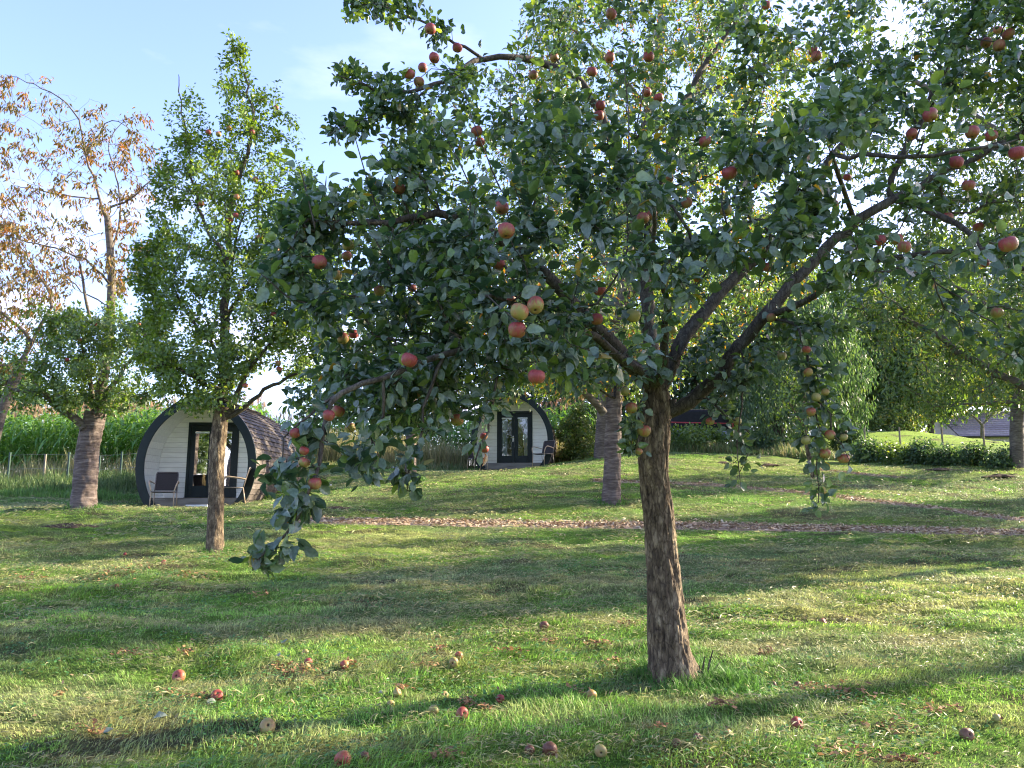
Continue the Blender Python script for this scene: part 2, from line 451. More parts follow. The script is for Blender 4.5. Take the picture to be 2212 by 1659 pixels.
# ------------------------------------------------------------------ lawn colour, shared by soil sheet and blades
def grass_color(x, y):
    """albedo of the turf: fresh green, grey green, straw coloured clippings, in patches; far right lawn painted sunlit"""
    n1 = fbm(x * 0.55, y * 1.0, 21, 4); n2 = fbm(x * 2.1, y * 3.4, 33, 3); n3 = fbm(x * 0.16 + 3, y * 0.25, 41, 3)
    green = np.array([0.150, 0.285, 0.042]); dull = np.array([0.185, 0.255, 0.085]); straw = np.array([0.40, 0.360, 0.16]); lime = np.array([0.24, 0.35, 0.055])
    a = np.clip((n1 - 0.40) / 0.22, 0, 1)[..., None]
    b = np.clip((n2 * 0.55 + n3 * 0.45 - 0.50) / 0.16, 0, 1)[..., None]
    c = np.clip((n3 - 0.52) / 0.15, 0, 1)[..., None]
    base = green * a + dull * (1 - a)
    det = 0.62 + 0.76 * fbm(x * 5.5, y * 9.0, 130, 3)[..., None]
    det = det * (0.8 + 0.4 * vnoise(x * 1.3, y * 6.0, 133)[..., None])
    base = base * (1 - c * 0.5) + lime * c * 0.5
    near = np.clip(1.25 - np.abs(np.asarray(y, float) - 6) / 12, 0.35, 1)[..., None]
    base = base * (1 - b * 0.6 * near) + straw * b * 0.6 * near
    far = (np.clip((np.asarray(y, float) - 31) / 2, 0, 1) * np.clip((np.asarray(x, float) - 6) / 3, 0, 1))[..., None]
    base = base * det
    return base * (1 - far) + np.array([0.30, 0.46, 0.06]) * far  # far right lawn: its sunlit brightness is put into the colour

# ------------------------------------------------------------------ ground sheet
def axis(vals): return np.array(sorted(set(np.round(vals, 4))))
xs = axis(np.concatenate([np.arange(-9, 11, 0.1), np.arange(-26, -9, 0.25), np.arange(11, 28, 0.25), np.linspace(-60, -26, 20), np.linspace(28, 60, 20), [-600, -300, -150, 150, 300, 600]]))
ys = axis(np.concatenate([np.arange(2.5, 14, 0.06), np.arange(14, 30, 0.12), np.arange(30, 46, 0.4), np.linspace(-12, 2.5, 24), np.linspace(46, 80, 15), [-400, -120, -40, 120, 240, 600]]))
GX, GY = np.meshgrid(xs, ys, indexing='ij')
GZ = gh(GX, GY)
nx, ny = GX.shape
V = np.stack([GX, GY, GZ], -1).reshape(-1, 3)
ii = (np.arange(nx - 1)[:, None] * ny + np.arange(ny - 1)[None, :]).ravel()
Q = np.stack([ii, ii + ny, ii + ny + 1, ii + 1], -1)
gc = grass_color(GX, GY).reshape(-1, 3) * 0.62
soil = np.array([0.07, 0.05, 0.035])
sn = np.clip((fbm(GX * 1.3, GY * 2.2, 77, 4).reshape(-1) - 0.62) / 0.06, 0, 1)[:, None]
gc = gc * (1 - 0.7 * sn) + soil * 0.7 * sn
me = np_mesh('ground', V, [Q], colors={'col': gc})
m, nt, out = mat_new('turf_soil'); l = nt.links.new
at = N(nt, 'Attribute', attribute_name='col'); tc = N(nt, 'TexCoord')
mp = N(nt, 'Mapping'); mp.inputs['Scale'].default_value = (1, 1.6, 1); l(tc.outputs['Object'], mp.inputs['Vector'])
nz = N(nt, 'TexNoise', i_Scale=34.0, i_Detail=6.0, i_Roughness=0.7); l(mp.outputs[0], nz.inputs['Vector'])
rr = ramp(nt, [(0.32, (0.35, 0.38, 0.3)), (0.52, (1, 1, 1)), (0.72, (1.7, 1.6, 1.25))], nz.outputs['Fac'])
mx = N(nt, 'Mix', data_type='RGBA', blend_type='MULTIPLY'); mx.inputs[0].default_value = 1.0
l(at.outputs['Color'], mx.inputs[6]); l(rr.outputs['Color'], mx.inputs[7])
p = N(nt, 'BsdfPrincipled', i_Roughness=0.95); p.inputs['Specular IOR Level'].default_value = 0.1
l(mx.outputs[2], p.inputs['Base Color'])
bp = N(nt, 'Bump', i_Strength=0.9, i_Distance=0.05); l(nz.outputs['Fac'], bp.inputs['Height']); l(bp.outputs['Normal'], p.inputs['Normal'])
l(p.outputs[0], out.inputs['Surface'])
M['turf_soil'] = m
tag(link('ground', me, M['turf_soil']), kind='structure')

# paths: strips of wood chip
M['chip_bed'] = simple('chip_bed', (0.32, 0.235, 0.175), 0.95, 0.1, nscale=60, namt=0.5, bump=0.8)
chipV = []; chipC = []
for k, (pts, hw) in enumerate(PATHS):
    t = np.gradient(pts, axis=0); t /= np.linalg.norm(t, axis=1)[:, None]
    nrm = np.stack([-t[:, 1], t[:, 0]], -1)
    cols = 7; rows = len(pts); V = []
    for j in range(cols):
        s = (j / (cols - 1) * 2 - 1)
        wob = hw + 0.10 * (vnoise(np.arange(rows) * 0.6, np.full(rows, j * 0.1), 50 + k + (1 if s > 0 else 7)) - 0.5)
        q = pts + nrm * (s * wob)[:, None]
        z = gh(q[:, 0], q[:, 1]) + 0.022 - 0.02 * (abs(s) ** 4)
        V.append(np.stack([q[:, 0], q[:, 1], z], -1))
    V = np.array(V).reshape(-1, 3)
    ii = (np.arange(cols - 1)[:, None] * rows + np.arange(rows - 1)[None, :]).ravel()
    F4 = np.stack([ii, ii + 1, ii + rows + 1, ii + rows], -1)
    tag(link('path', np_mesh('path', V, [F4]), M['chip_bed']), kind='structure')
    n = int(len(pts) * 0.15 * hw * 2 * (1100 if k == 0 else 800))
    i = RNG.integers(0, rows, n); s = np.clip(RNG.normal(0, 0.55, n), -1.25, 1.25) * hw
    q = pts[i] + nrm[i] * s[:, None] + RNG.normal(0, 0.06, (n, 2))
    c = np.stack([q[:, 0], q[:, 1], gh(q[:, 0], q[:, 1]) + 0.025 + RNG.random(n) * 0.02], -1)
    a = RNG.random(n) * 6.283; Lc = RNG.uniform(0.015, 0.045, n); Wc = RNG.uniform(0.006, 0.015, n)
    d = np.stack([np.cos(a), np.sin(a), RNG.normal(0, 0.25, n)], -1) * Lc[:, None]
    e = np.stack([-np.sin(a), np.cos(a), RNG.normal(0, 0.4, n)], -1) * Wc[:, None]
    chipV.append(np.stack([c - d - e, c + d - e * 0.6, c + d + e, c - d + e * 0.7], 1).reshape(-1, 3))
    r = RNG.random((n, 1))
    cc = np.array([0.24, 0.15, 0.085]) * (1 - r) + np.array([0.68, 0.54, 0.36]) * r
    chipC.append(np.repeat(cc, 4, 0))
V = np.concatenate(chipV); C = np.concatenate(chipC)
n = len(V) // 4
tag(link('wood_chips', np_mesh('wood_chips', V, [np.arange(n * 4).reshape(n, 4)], colors={'col': C}, smooth=False), M['chips']),
    'reddish brown wood chips scattered along the garden paths', 'wood chips', kind='stuff')

# ------------------------------------------------------------------ grass blades
def blades(x, y, h, w, lean, col, bend=0.5, three=False, az=None):
    n = len(x)
    z = gh(x, y) - 0.004
    a = RNG.random(n) * 6.283 if az is None else az
    fa = a + math.pi / 2 + RNG.normal(0, 0.5, n)
    d = np.stack([np.cos(a), np.sin(a), np.zeros(n)], -1)
    s = np.stack([np.cos(fa), np.sin(fa), np.zeros(n)], -1) * (w * 0.5)[:, None]
    b = np.stack([x, y, z], -1)
    up = np.array([0, 0, 1.0])
    m1 = b + up * (h * 0.55)[:, None] + d * (h * lean * 0.3)[:, None]
    tp = b + up * (h * (1 - 0.25 * lean * bend))[:, None] + d * (h * lean)[:, None]
    if three:
        V = np.stack([b - s, b + s, tp], 1).reshape(-1, 3)
        return V, [np.arange(n * 3).reshape(n, 3)], np.repeat(col, 3, 0)
    V = np.stack([b - s, b + s, m1 + s * 0.8, m1 - s * 0.8, tp], 1).reshape(-1, 3)
    i = np.arange(n) * 5
    q = np.stack([i, i + 1, i + 2, i + 3], -1); t = np.stack([i + 3, i + 2, i + 4], -1)
    return V, [q, t], np.repeat(col, 5, 0)

def merge(parts):
    Vs, Fs3, Fs4, Cs, o = [], [], [], [], 0
    for V, F_, C in parts:
        Vs.append(V); Cs.append(C)
        for f in F_:
            (Fs3 if f.shape[1] == 3 else Fs4).append(f + o)
        o += len(V)
    out = []
    if Fs4: out.append(np.concatenate(Fs4))
    if Fs3: out.append(np.concatenate(Fs3))
    return np.concatenate(Vs), out, np.concatenate(Cs)

def scatter(n, y0, y1, pad=0.4, pw=1.0):
    """uniform points in the trapezoid the lawn shows between two distances"""
    hw0, hw1 = y0 * 0.70 + pad, y1 * 0.70 + pad
    t = RNG.random(n)
    y = y0 + (y1 - y0) * ((np.sqrt(hw0 ** 2 + t * (hw1 ** 2 - hw0 ** 2)) - hw0) / (hw1 - hw0))
    x = (RNG.random(n) * 2 - 1) * (y * 0.70 + pad)
    return x, y
PODS = [((-8.05, 19.5), 0.02), ((0.0, 28.0), -0.10)]
def clear_of(x, y):
    k = path_dist(x, y) > RNG.normal(-0.03, 0.05, len(x))
    for (px, py), rz in PODS:
        c, s = math.cos(-rz), math.sin(-rz)
        lx = (x - px) * c - (y - py) * s; ly = (x - px) * s + (y - py) * c
        k &= ~((np.abs(lx) < 1.2) & (ly > -0.03) & (ly < 4.8))
    return k
parts = []
for (y0, y1, dens, hh, ww, three) in ((3.1, 6.0, 5600, 0.036, 0.0044, False), (6.0, 9.5, 3200, 0.031, 0.006, False), (9.5, 15, 1400, 0.029, 0.010, True), (15, 31, 480, 0.034, 0.018, True)):
    area = (y1 - y0) * (y0 + y1) * 0.70
    n = int(dens * area)
    x, y = scatter(n, y0, y1)
    k = clear_of(x, y) & (RNG.random(n) > 0.25 * (fbm(x * 4, y * 4, 90, 2) < 0.42)) & ((y < 27) | (x < 9))
    x, y = x[k], y[k]; n = len(x)
    pn = fbm(x * 0.9, y * 1.3, 60, 3)
    tuft = np.clip((fbm(x * 2.6, y * 3.4, 64, 2) - 0.55) / 0.15, 0, 1)
    col = grass_color(x, y) * RNG.uniform(0.35, 1.75, (n, 1))
    st = RNG.random(n) < 0.10
    col[st] = np.array([0.30, 0.27, 0.13]) * RNG.uniform(0.6, 1.3, (st.sum(), 1))
    h = hh * RNG.uniform(0.5, 1.3, n) * (0.55 + 0.9 * pn) * (1 + 0.9 * tuft)
    w = ww * RNG.uniform(0.6, 1.3, n)
    # mown grass lies over in swathes
    az = (fbm(x * 0.7, y * 0.9, 71, 2) - 0.5) * 9 + RNG.normal(0, 0.9, n)
    parts.append(blades(x, y, h, w, RNG.uniform(0.4, 1.9, n), col, 0.8, three, az))
# cut clippings lying on the sward
for (y0, y1, dens, ll, ww) in ((3.1, 7, 1500, 0.055, 0.0035), (7, 12, 620, 0.07, 0.006), (12, 26, 130, 0.11, 0.012)):
    n = int(dens * (y1 - y0) * (y0 + y1) * 0.70)
    x, y = scatter(n, y0, y1)
    dn = fbm(x * 1.1, y * 2.4, 81, 4)
    k = clear_of(x, y) & (RNG.random(n) < np.clip((dn - 0.38) / 0.2, 0.05, 1))
    x, y = x[k], y[k]; n = len(x)
    a = RNG.normal(0.2, 0.9, n) + (RNG.random(n) < 0.5) * math.pi
    L_ = ll * RNG.uniform(0.5, 1.5, n); z = gh(x, y) + RNG.uniform(0.012, 0.05, n)
    c = np.stack([x, y, z], -1)
    d = np.stack([np.cos(a), np.sin(a), RNG.normal(0, 0.25, n)], -1) * L_[:, None] * 0.5
    w_ = np.stack([-np.sin(a), np.cos(a), RNG.normal(0, 0.8, n)], -1) * (ww * 0.5)
    up = np.stack([np.zeros(n), np.zeros(n), L_ * RNG.uniform(-0.05, 0.22, n)], -1)
    V = np.stack([c - d, c + w_ + up, c + d, c - w_ + up], 1).reshape(-1, 3)
    r = RNG.random((n, 1))
    col = np.array([0.36, 0.325, 0.155]) * r + np.array([0.17, 0.20, 0.085]) * (1 - r)
    col *= RNG.uniform(0.7, 1.25, (n, 1))
    parts.append((V, [np.arange(n * 4).reshape(n, 4)], np.repeat(col, 4, 0)))
V, Fs, C = merge(parts)
tag(link('lawn_grass', np_mesh('lawn_grass', V, Fs, colors={'col': C}, smooth=False), M['grass']),
    'short mown orchard grass with straw coloured clippings', 'grass', kind='stuff')

# clover and broad leaved weeds in loose patches
n = 60000; x, y = scatter(n, 3.2, 11)
k = clear_of(x, y) & (fbm(x * 1.7, y * 2.2, 140, 3) > 0.56); x, y = x[k], y[k]; n = len(x)
a = RNG.random(n) * 6.283; s_ = RNG.uniform(0.006, 0.015, n); z = gh(x, y) + RNG.uniform(0.015, 0.045, n)
c = np.stack([x, y, z], -1); d = np.stack([np.cos(a), np.sin(a), RNG.normal(0, 0.3, n)], -1) * s_[:, None]; e = np.stack([-np.sin(a), np.cos(a), RNG.normal(0, 0.3, n)], -1) * (s_ * 0.8)[:, None]
V = np.stack([c - d, c + e, c + d, c - e], 1).reshape(-1, 3)
tag(link('clover', np_mesh('clover', V, [np.arange(n * 4).reshape(n, 4)], colors={'col': np.repeat(np.array([0.07, 0.17, 0.045]) * RNG.uniform(0.6, 1.6, (n, 1)), 4, 0)}, smooth=False), M['grass']),
    'small clover leaves and weeds in patches among the grass', 'clover', kind='stuff')

# longer grass around the trunks
def ring(cx, cy, r0, r1, n, hh, ww, g=(0.085, 0.19, 0.035)):
    a = RNG.random(n) * 6.283; r = RNG.uniform(r0, r1, n)
    x = cx + r * np.cos(a); y = cy + r * np.sin(a)
    h = hh * RNG.uniform(0.4, 1.2, n) * (1.2 - (r - r0) / (r1 - r0) * 0.8)
    col = np.array(g) * RNG.uniform(0.6, 1.6, (n, 1))
    return blades(x, y, h, ww * RNG.uniform(0.6, 1.3, n), RNG.uniform(0.3, 1.3, n), col, 0.8)
MAIN = D(1456, 1462, 5.3); APL = D(465, 1190, 11.3); CHM = D(1322, 1083, 17.0); CHL = D(180, 1096, 16.0)
CH27 = D(1302, 990, 27.0); CH22 = D(888, 1035, 22.0)
parts = [ring(MAIN[0] + 0.06, 5.3, 0.13, 0.42, 2600, 0.12, 0.005), ring(MAIN[0] + 0.32, 5.15, 0.0, 0.30, 1600, 0.13, 0.005), ring(APL[0], 11.3, 0.12, 0.30, 500, 0.10, 0.009),
         ring(CHM[0], 17, 0.2, 0.42, 350, 0.12, 0.014), ring(CHL[0], 16, 0.25, 0.5, 400, 0.14, 0.014), ring(CH27[0], 27, 0.2, 0.6, 300, 0.16, 0.02), ring(CH22[0], 22, 0.2, 0.5, 300, 0.16, 0.02)]
V, Fs, C = merge(parts)
tag(link('tussock_grass', np_mesh('tussock_grass', V, Fs, colors={'col': C}, smooth=False), M['grass']),
    'longer unmown green grass around the feet of the trunks', 'grass', kind='stuff')

# rough bank and dry field edge in front of the maize
parts = []
def band(poly_px, n, hh, ww, cols, lean=0.8):
    """rough grass along a line of places in the photograph, (dx, Y, depth)"""
    P = np.array([[D(dx, 1000, Y)[0], Y, dp] for dx, Y, dp in poly_px])
    seg = RNG.integers(0, len(P) - 1, n); t = RNG.random(n)
    q = P[seg] * (1 - t[:, None]) + P[seg + 1] * t[:, None]
    x = q[:, 0] + RNG.normal(0, 0.1, n); y = q[:, 1] + (RNG.random(n) - 0.5) * q[:, 2]
    k = clear_of(x, y); x, y = x[k], y[k]; n = len(x)
    cl = fbm(x * 1.3, y * 1.3, 101, 3)
    h = hh * RNG.uniform(0.35, 1.15, n) * np.clip(cl * 2.2 - 0.25, 0.2, 1.5)
    cs = np.array(cols); r = (RNG.random(n) * 0.7 + cl * 0.6) % 1.0 * (len(cs) - 1)
    i = r.astype(int); f = (r - i)[:, None]
    c = cs[i] * (1 - f) + cs[np.minimum(i + 1, len(cs) - 1)] * f
    return blades(x, y, h, ww * RNG.uniform(0.6, 1.4, n), RNG.uniform(0.1, lean, n), c * RNG.uniform(0.7, 1.3, (n, 1)), 0.6)
G1 = [(0.05, 0.11, 0.03), (0.09, 0.15, 0.04), (0.13, 0.17, 0.06), (0.28, 0.24, 0.11)]
G2 = [(0.40, 0.33, 0.15), (0.30, 0.26, 0.12), (0.16, 0.18, 0.06), (0.42, 0.36, 0.18)]
parts.append(band([(-150, 23.5, 3.2), (150, 23.5, 3.2), (330, 23.6, 3.0)], 9000, 0.45, 0.022, G1[:3]))
parts.append(band([(-150, 26.8, 1.8), (150, 26.8, 1.8), (420, 27, 1.8)], 3600, 0.75, 0.02, G2, 0.4))
parts.append(band([(-150, 21.2, 1.2), (340, 21.2, 1.2)], 3500, 0.22, 0.02, [(0.07, 0.17, 0.03), (0.10, 0.2, 0.04), (0.14, 0.24, 0.05)]))
parts.append(band([(600, 28.5, 2.0), (800, 29.5, 2.2), (1010, 31.0, 2.0)], 8000, 1.05, 0.022, G2, 0.5))
parts.append(band([(640, 27.0, 1.6), (800, 27.6, 1.6), (1000, 28.6, 1.6)], 3500, 0.35, 0.022, G1))
parts.append(band([(1190, 31.5, 1.6), (1300, 31.0, 1.6)], 2500, 0.9, 0.022, G2, 0.5))
parts.append(band([(1430, 31, 1.6), (1600, 31, 2.0), (1850, 29.0, 1.6), (2050, 27.0, 1.6), (2300, 25.6, 1.4)], 8000, 0.42, 0.025, G1))
V, Fs, C = merge(parts)
tag(link('rough_grass', np_mesh('rough_grass', V, Fs, colors={'col': C}, smooth=False), M['grass']),
    'tall rough grass and dry weeds along the edge of the field', 'rough grass', kind='stuff')
# ------------------------------------------------------------------ trees
T_APPLE = (np.array([[0, 0, 0], [-.33, .17, .07], [0, .20, 0], [.33, .17, .07], [-.50, .45, .13], [0, .47, 0], [.50, .45, .13], [-.36, .77, .09], [0, .78, .0], [.36, .77, .09], [0, 1.03, 0]], float),
           [np.array([[1, 4, 5, 2], [2, 5, 6, 3], [4, 7, 8, 5], [5, 8, 9, 6]]), np.array([[0, 1, 2], [0, 2, 3], [7, 10, 8], [8, 10, 9]])])
T_KITE = (np.array([[0, 0, 0], [-.45, .45, .10], [0, .48, 0], [.45, .45, .10], [0, 1.0, 0]], float),
          [np.array([[0, 1, 2], [0, 2, 3], [1, 4, 2], [2, 4, 3]])])
T_DIA = (np.array([[0, 0, 0], [-.5, .5, .06], [0.5, .5, .06], [0, 1.0, 0]], float),
         [np.array([[0, 1, 3], [0, 3, 2]])])
def unit(v): return v / (np.linalg.norm(v, axis=-1, keepdims=True) + 1e-9)
def leaf_mesh(name, pos, d, nr, ln, wd, tmpl, var, curl=None):
    n = len(pos)
    d = unit(d); x = unit(np.cross(d, nr)); nr = np.cross(x, d)
    T, Fs = tmpl; k = len(T)
    if curl is None: curl = RNG.uniform(0.0, 0.35, n)
    fold = RNG.uniform(0.3, 2.2, n)
    tz = T[None, :, 2] * fold[:, None] - curl[:, None] * T[None, :, 1] ** 2
    # uneven blade edges
    tx = T[None, :, 0] * RNG.uniform(0.82, 1.18, (n, k)) if k > 5 else np.repeat(T[None, :, 0], n, 0)
    if k > 5:
        side = np.sign(T[None, :, 0])
        tz = tz + (RNG.normal(0, 0.09, (n, 1)) * side + RNG.normal(0, 0.035, (n, k)))          # twist and ripple
        tx = tx + (RNG.normal(0, 0.22, (n, 1)) * T[None, :, 1] ** 2)
    V = pos[:, None, :] + x[:, None, :] * (tx * wd[:, None])[..., None] + d[:, None, :] * (T[None, :, 1] * ln[:, None])[..., None] + nr[:, None, :] * (tz * ln[:, None])[..., None]
    off = (np.arange(n) * k)[:, None, None]
    faces = [(f[None] + off).reshape(-1, f.shape[1]) for f in Fs]
    return np_mesh(name, V.reshape(-1, 3), faces, attrs={'var': np.repeat(var, k)}, smooth=(k > 5))

class Skel:
    def __init__(s):
        s.p = np.zeros((160000, 3)); s.par = np.full(160000, -1, int); s.fix = np.zeros(160000); s.pl = np.zeros(160000); s.ok = np.zeros(160000, bool); s.skip = np.zeros(160000, bool); s.n = 0
    def node(s, p, par, fix=0.0, ok=True, skip=False):
        i = s.n; s.p[i] = p; s.par[i] = par; s.fix[i] = fix; s.ok[i] = ok; s.skip[i] = skip
        s.pl[i] = 0 if par < 0 else s.pl[par] + np.linalg.norm(s.p[i] - s.p[par]); s.n += 1
        return i
    def near(s, p):
        return int(np.argmin(((s.p[:s.n] - p) ** 2).sum(1)))
    def poly(s, pts, r0, r1, attach=True, step=0.12, ok=True, skip=False, jit=0.0):
        pts = resample(np.array(pts, float), step)
        if jit:
            pts[1:-1] += RNG.normal(0, jit, (len(pts) - 2, 3))
        par = s.near(pts[0]) if attach and s.n else -1
        start = 1 if par >= 0 else 0
        ids = []
        for i in range(start, len(pts)):
            t = i / (len(pts) - 1)
            par = s.node(pts[i], par, r0 * (1 - t) + r1 * t, ok if not callable(ok) else ok(pts[i]), skip); ids.append(par)
        return ids
    def grow(s, A, step=0.13, bias=0.25, bend=0.25, wob=0.015, droop=0.0):
        seeds = s.p[:s.n][s.ok[:s.n]]
        dmin = np.array([np.sqrt(((seeds - a) ** 2).sum(1)).min() for a in A])
        tips = np.zeros(len(A), int)
        for k in np.argsort(dmin):
            a = A[k]
            P = s.p[:s.n]
            d = np.sqrt(((P - a) ** 2).sum(1))
            cost = d + bias * s.pl[:s.n]; cost[~s.ok[:s.n]] = 1e9
            j = int(np.argmin(cost)); dj = d[j]
            pj = P[j].copy()
            g = s.par[j]
            pd = unit(pj - s.p[g]) if g >= 0 else np.array([0, 0, 1.0])
            ctrl_ = pj + pd * dj * bend + RNG.normal(0, 0.08, 3) * dj + np.array([0, 0, droop * dj])
            m = max(2, int(math.ceil(dj / step))); par = j
            for q in range(1, m + 1):
                t = q / m
                pt = pj * (1 - t) ** 2 + ctrl_ * 2 * t * (1 - t) + a * t * t
                if q < m: pt = pt + RNG.normal(0, wob, 3)
                par = s.node(pt, par)
            tips[k] = par
        return tips
    def radii(s, tip=0.0025, e=2.3):
        acc = np.zeros(s.n); r = np.zeros(s.n)
        for i in range(s.n - 1, -1, -1):
            ri = max(acc[i], tip ** e) ** (1 / e)
            if s.fix[i] > 0: ri = s.fix[i]
            r[i] = ri
            g = s.par[i]
            if g >= 0: acc[g] += ri ** e
        for i in range(s.n):
            g = s.par[i]
            if g >= 0 and s.fix[i] == 0: r[i] = min(r[i], r[g] * 0.95)
        s.r = r
        return r
    def mesh(s, name, minr=0.0, sides=(12, 6, 4, 3)):
        n = s.n; best = np.full(n, -1)
        for i in range(n):
            g = s.par[i]
            if g >= 0 and (best[g] < 0 or s.r[i] > s.r[best[g]]): best[g] = i
        Vs, F4, o = [], [], 0
        for i in range(n):
            g = s.par[i]
            if g >= 0 and best[g] == i: continue
            ch = ([g] if g >= 0 else []); j = i
            while j >= 0: ch.append(j); j = best[j]
            ch = np.array(ch)
            if s.skip[ch].all() or s.r[ch].max() < minr: continue
            if s.skip[ch].any(): ch = ch[~s.skip[ch]]
            if len(ch) < 2: continue
            P = s.p[ch]; R = s.r[ch].copy()
            if g >= 0 and len(R) > 1 and not s.skip[g]: R[0] = R[1] * 1.15
            m = R.max(); sd = sides[0] if m > 0.05 else sides[1] if m > 0.014 else sides[2] if m > 0.006 else sides[3]
            T = unit(np.gradient(P, axis=0))
            ref = np.array([0.31, 0.17, 1.0]) if abs(T[:, 2]).mean() < 0.8 else np.array([1.0, 0.2, 0.1])
            a = unit(np.cross(T, ref)); b = np.cross(T, a)
            th = np.arange(sd) / sd * 2 * math.pi
            V = P[:, None] + (a[:, None] * np.cos(th)[None, :, None] + b[:, None] * np.sin(th)[None, :, None]) * R[:, None, None]
            V[-1] = P[-1] + (V[-1] - P[-1]) * 0.3
            Vs.append(V.reshape(-1, 3))
            k = len(P)
            idx = (np.arange(k - 1)[:, None] * sd + np.arange(sd)[None]).ravel(); nxt = (np.arange(k - 1)[:, None] * sd + (np.arange(sd)[None] + 1) % sd).ravel()
            F4.append(np.stack([idx, nxt, nxt + sd, idx + sd], -1) + o); o += k * sd
        return np_mesh(name, np.concatenate(Vs), [np.concatenate(F4)])

def in_poly(px, py, poly):
    poly = np.array(poly, float); inside = np.zeros(len(px), bool)
    j = len(poly) - 1
    for i in range(len(poly)):
        xi, yi = poly[i]; xj, yj = poly[j]
        c = ((yi > py) != (yj > py)) & (px < (xj - xi) * (py - yi) / (yj - yi + 1e-12) + xi)
        inside ^= c; j = i
    return inside
def noise3(P, s):
    return (vnoise(P[:, 0] * s, P[:, 2] * s, 5) + vnoise(P[:, 1] * s, P[:, 2] * s + 7, 6) + vnoise(P[:, 0] * s + 3, P[:, 1] * s, 9)) / 3
def crown(poly, Y0, n, ry=None, gap=0.0, gscale=1.3, shell=0.0, yshift=None):
    """points through a round crown whose outline the photograph shows"""
    poly = np.array(poly, float)
    x0, y0 = poly.min(0); x1, y1 = poly.max(0)
    out = []
    tot = 0
    # row extents
    rows = np.linspace(y0, y1, 60); xsr = np.linspace(x0, x1, 200)
    ext = []
    for r in rows:
        ins = xsr[in_poly(xsr, np.full(200, r), poly)]
        ext.append((ins.min(), ins.max()) if len(ins) else (np.nan, np.nan))
    ext = np.array(ext)
    for c_ in range(2):
        g = ~np.isnan(ext[:, c_]); ext[:, c_] = np.interp(rows, rows[g], ext[g, c_])
    for _ in range(60):
        m = n * 3
        px = RNG.uniform(x0, x1, m); py = RNG.uniform(y0, y1, m)
        k = in_poly(px, py, poly); px, py = px[k], py[k]
        ri = np.clip(((py - y0) / (y1 - y0) * 59).astype(int), 0, 59)
        e = ext[ri]; c = e.mean(1); hw = (e[:, 1] - e[:, 0]) / 2 + 1e-6
        q = np.sqrt(np.clip(1 - ((px - c) / hw) ** 2, 0.02, 1))
        rr = hw * Y0 / FD * 0.95
        if ry: rr = np.minimum(rr, ry)
        u = RNG.uniform(-1, 1, len(px))
        if shell: u = np.sign(u) * np.abs(u) ** (1 - shell)
        YY = Y0 + u * q * rr
        P = np.array([D(a, b, c_) for a, b, c_ in zip(px[:n * 2], py[:n * 2], YY[:n * 2])])
        if len(P) == 0: continue
        if gap:
            P = P[noise3(P, gscale) > gap]
        out.append(P); tot += len(P)
        if tot >= n: break
    return np.concatenate(out)[:n]

def cluster_leaves(S, tips, k, back, ln, center, name, mat, parent, tmpl=T_APPLE, aspect=0.62, hang=0.25, upn=0.9, outn=0.6, spread=0.03, pet=0.03, varf=None, rnd=0.5, sizevar=0.3, szf=None, cull=None):
    """k leaves along the last stretch of every shoot"""
    n = len(tips)
    chain = np.zeros((n, 6, 3))
    cur = tips.copy()
    for q in range(6):
        chain[:, q] = S.p[cur]; nx_ = S.par[cur]; cur = np.where(nx_ >= 0, nx_, cur)
    stepl = np.linalg.norm(chain[:, 0] - chain[:, 1], axis=1).mean() + 1e-6
    t = RNG.random((n, k)) ** 1.3 * min(4.99, back / stepl)
    i0 = np.clip(t.astype(int), 0, 4); f = (t - i0)[..., None]
    ar = np.arange(n)[:, None]
    p = chain[ar, i0] * (1 - f) + chain[ar, i0 + 1] * f
    tw = unit(chain[ar, i0] - chain[ar, i0 + 1])
    d = RNG.normal(0, 1, (n, k, 3)); d -= (d * tw).sum(-1, keepdims=True) * tw
    d = unit(d) + tw * RNG.uniform(0.1, 0.9, (n, k, 1)); d = unit(d)
    d[..., 2] -= hang; d = unit(d)
    o = unit((p - center) * np.array([1, 1, 0.5]))
    nr = np.array([0, 0, 1.0]) * upn + o * outn + RNG.normal(0, rnd, p.shape)
    p = (p + d * pet * RNG.uniform(0.4, 1.5, (n, k, 1)) + RNG.normal(0, spread, p.shape)).reshape(-1, 3)
    d = d.reshape(-1, 3); nr = nr.reshape(-1, 3)
    own = np.repeat(np.arange(n), k)
    if cull is not None:
        kp = cull(p, d); p, d, nr, own = p[kp], d[kp], nr[kp], own[kp]
    m_ = len(p)
    L_ = ln * RNG.uniform(1 - sizevar, 1 + sizevar, m_)
    if szf is not None: L_ = L_ * szf(p)
    var = np.clip(RNG.normal(0.42, 0.22, m_) + RNG.normal(0, 0.12, n)[own], 0, 0.94)
    if varf is not None: var = varf(var, p)
    return link(name, leaf_mesh(name, p, d, nr, L_, L_ * aspect * RNG.uniform(0.85, 1.15, m_), tmpl, var), mat, parent)

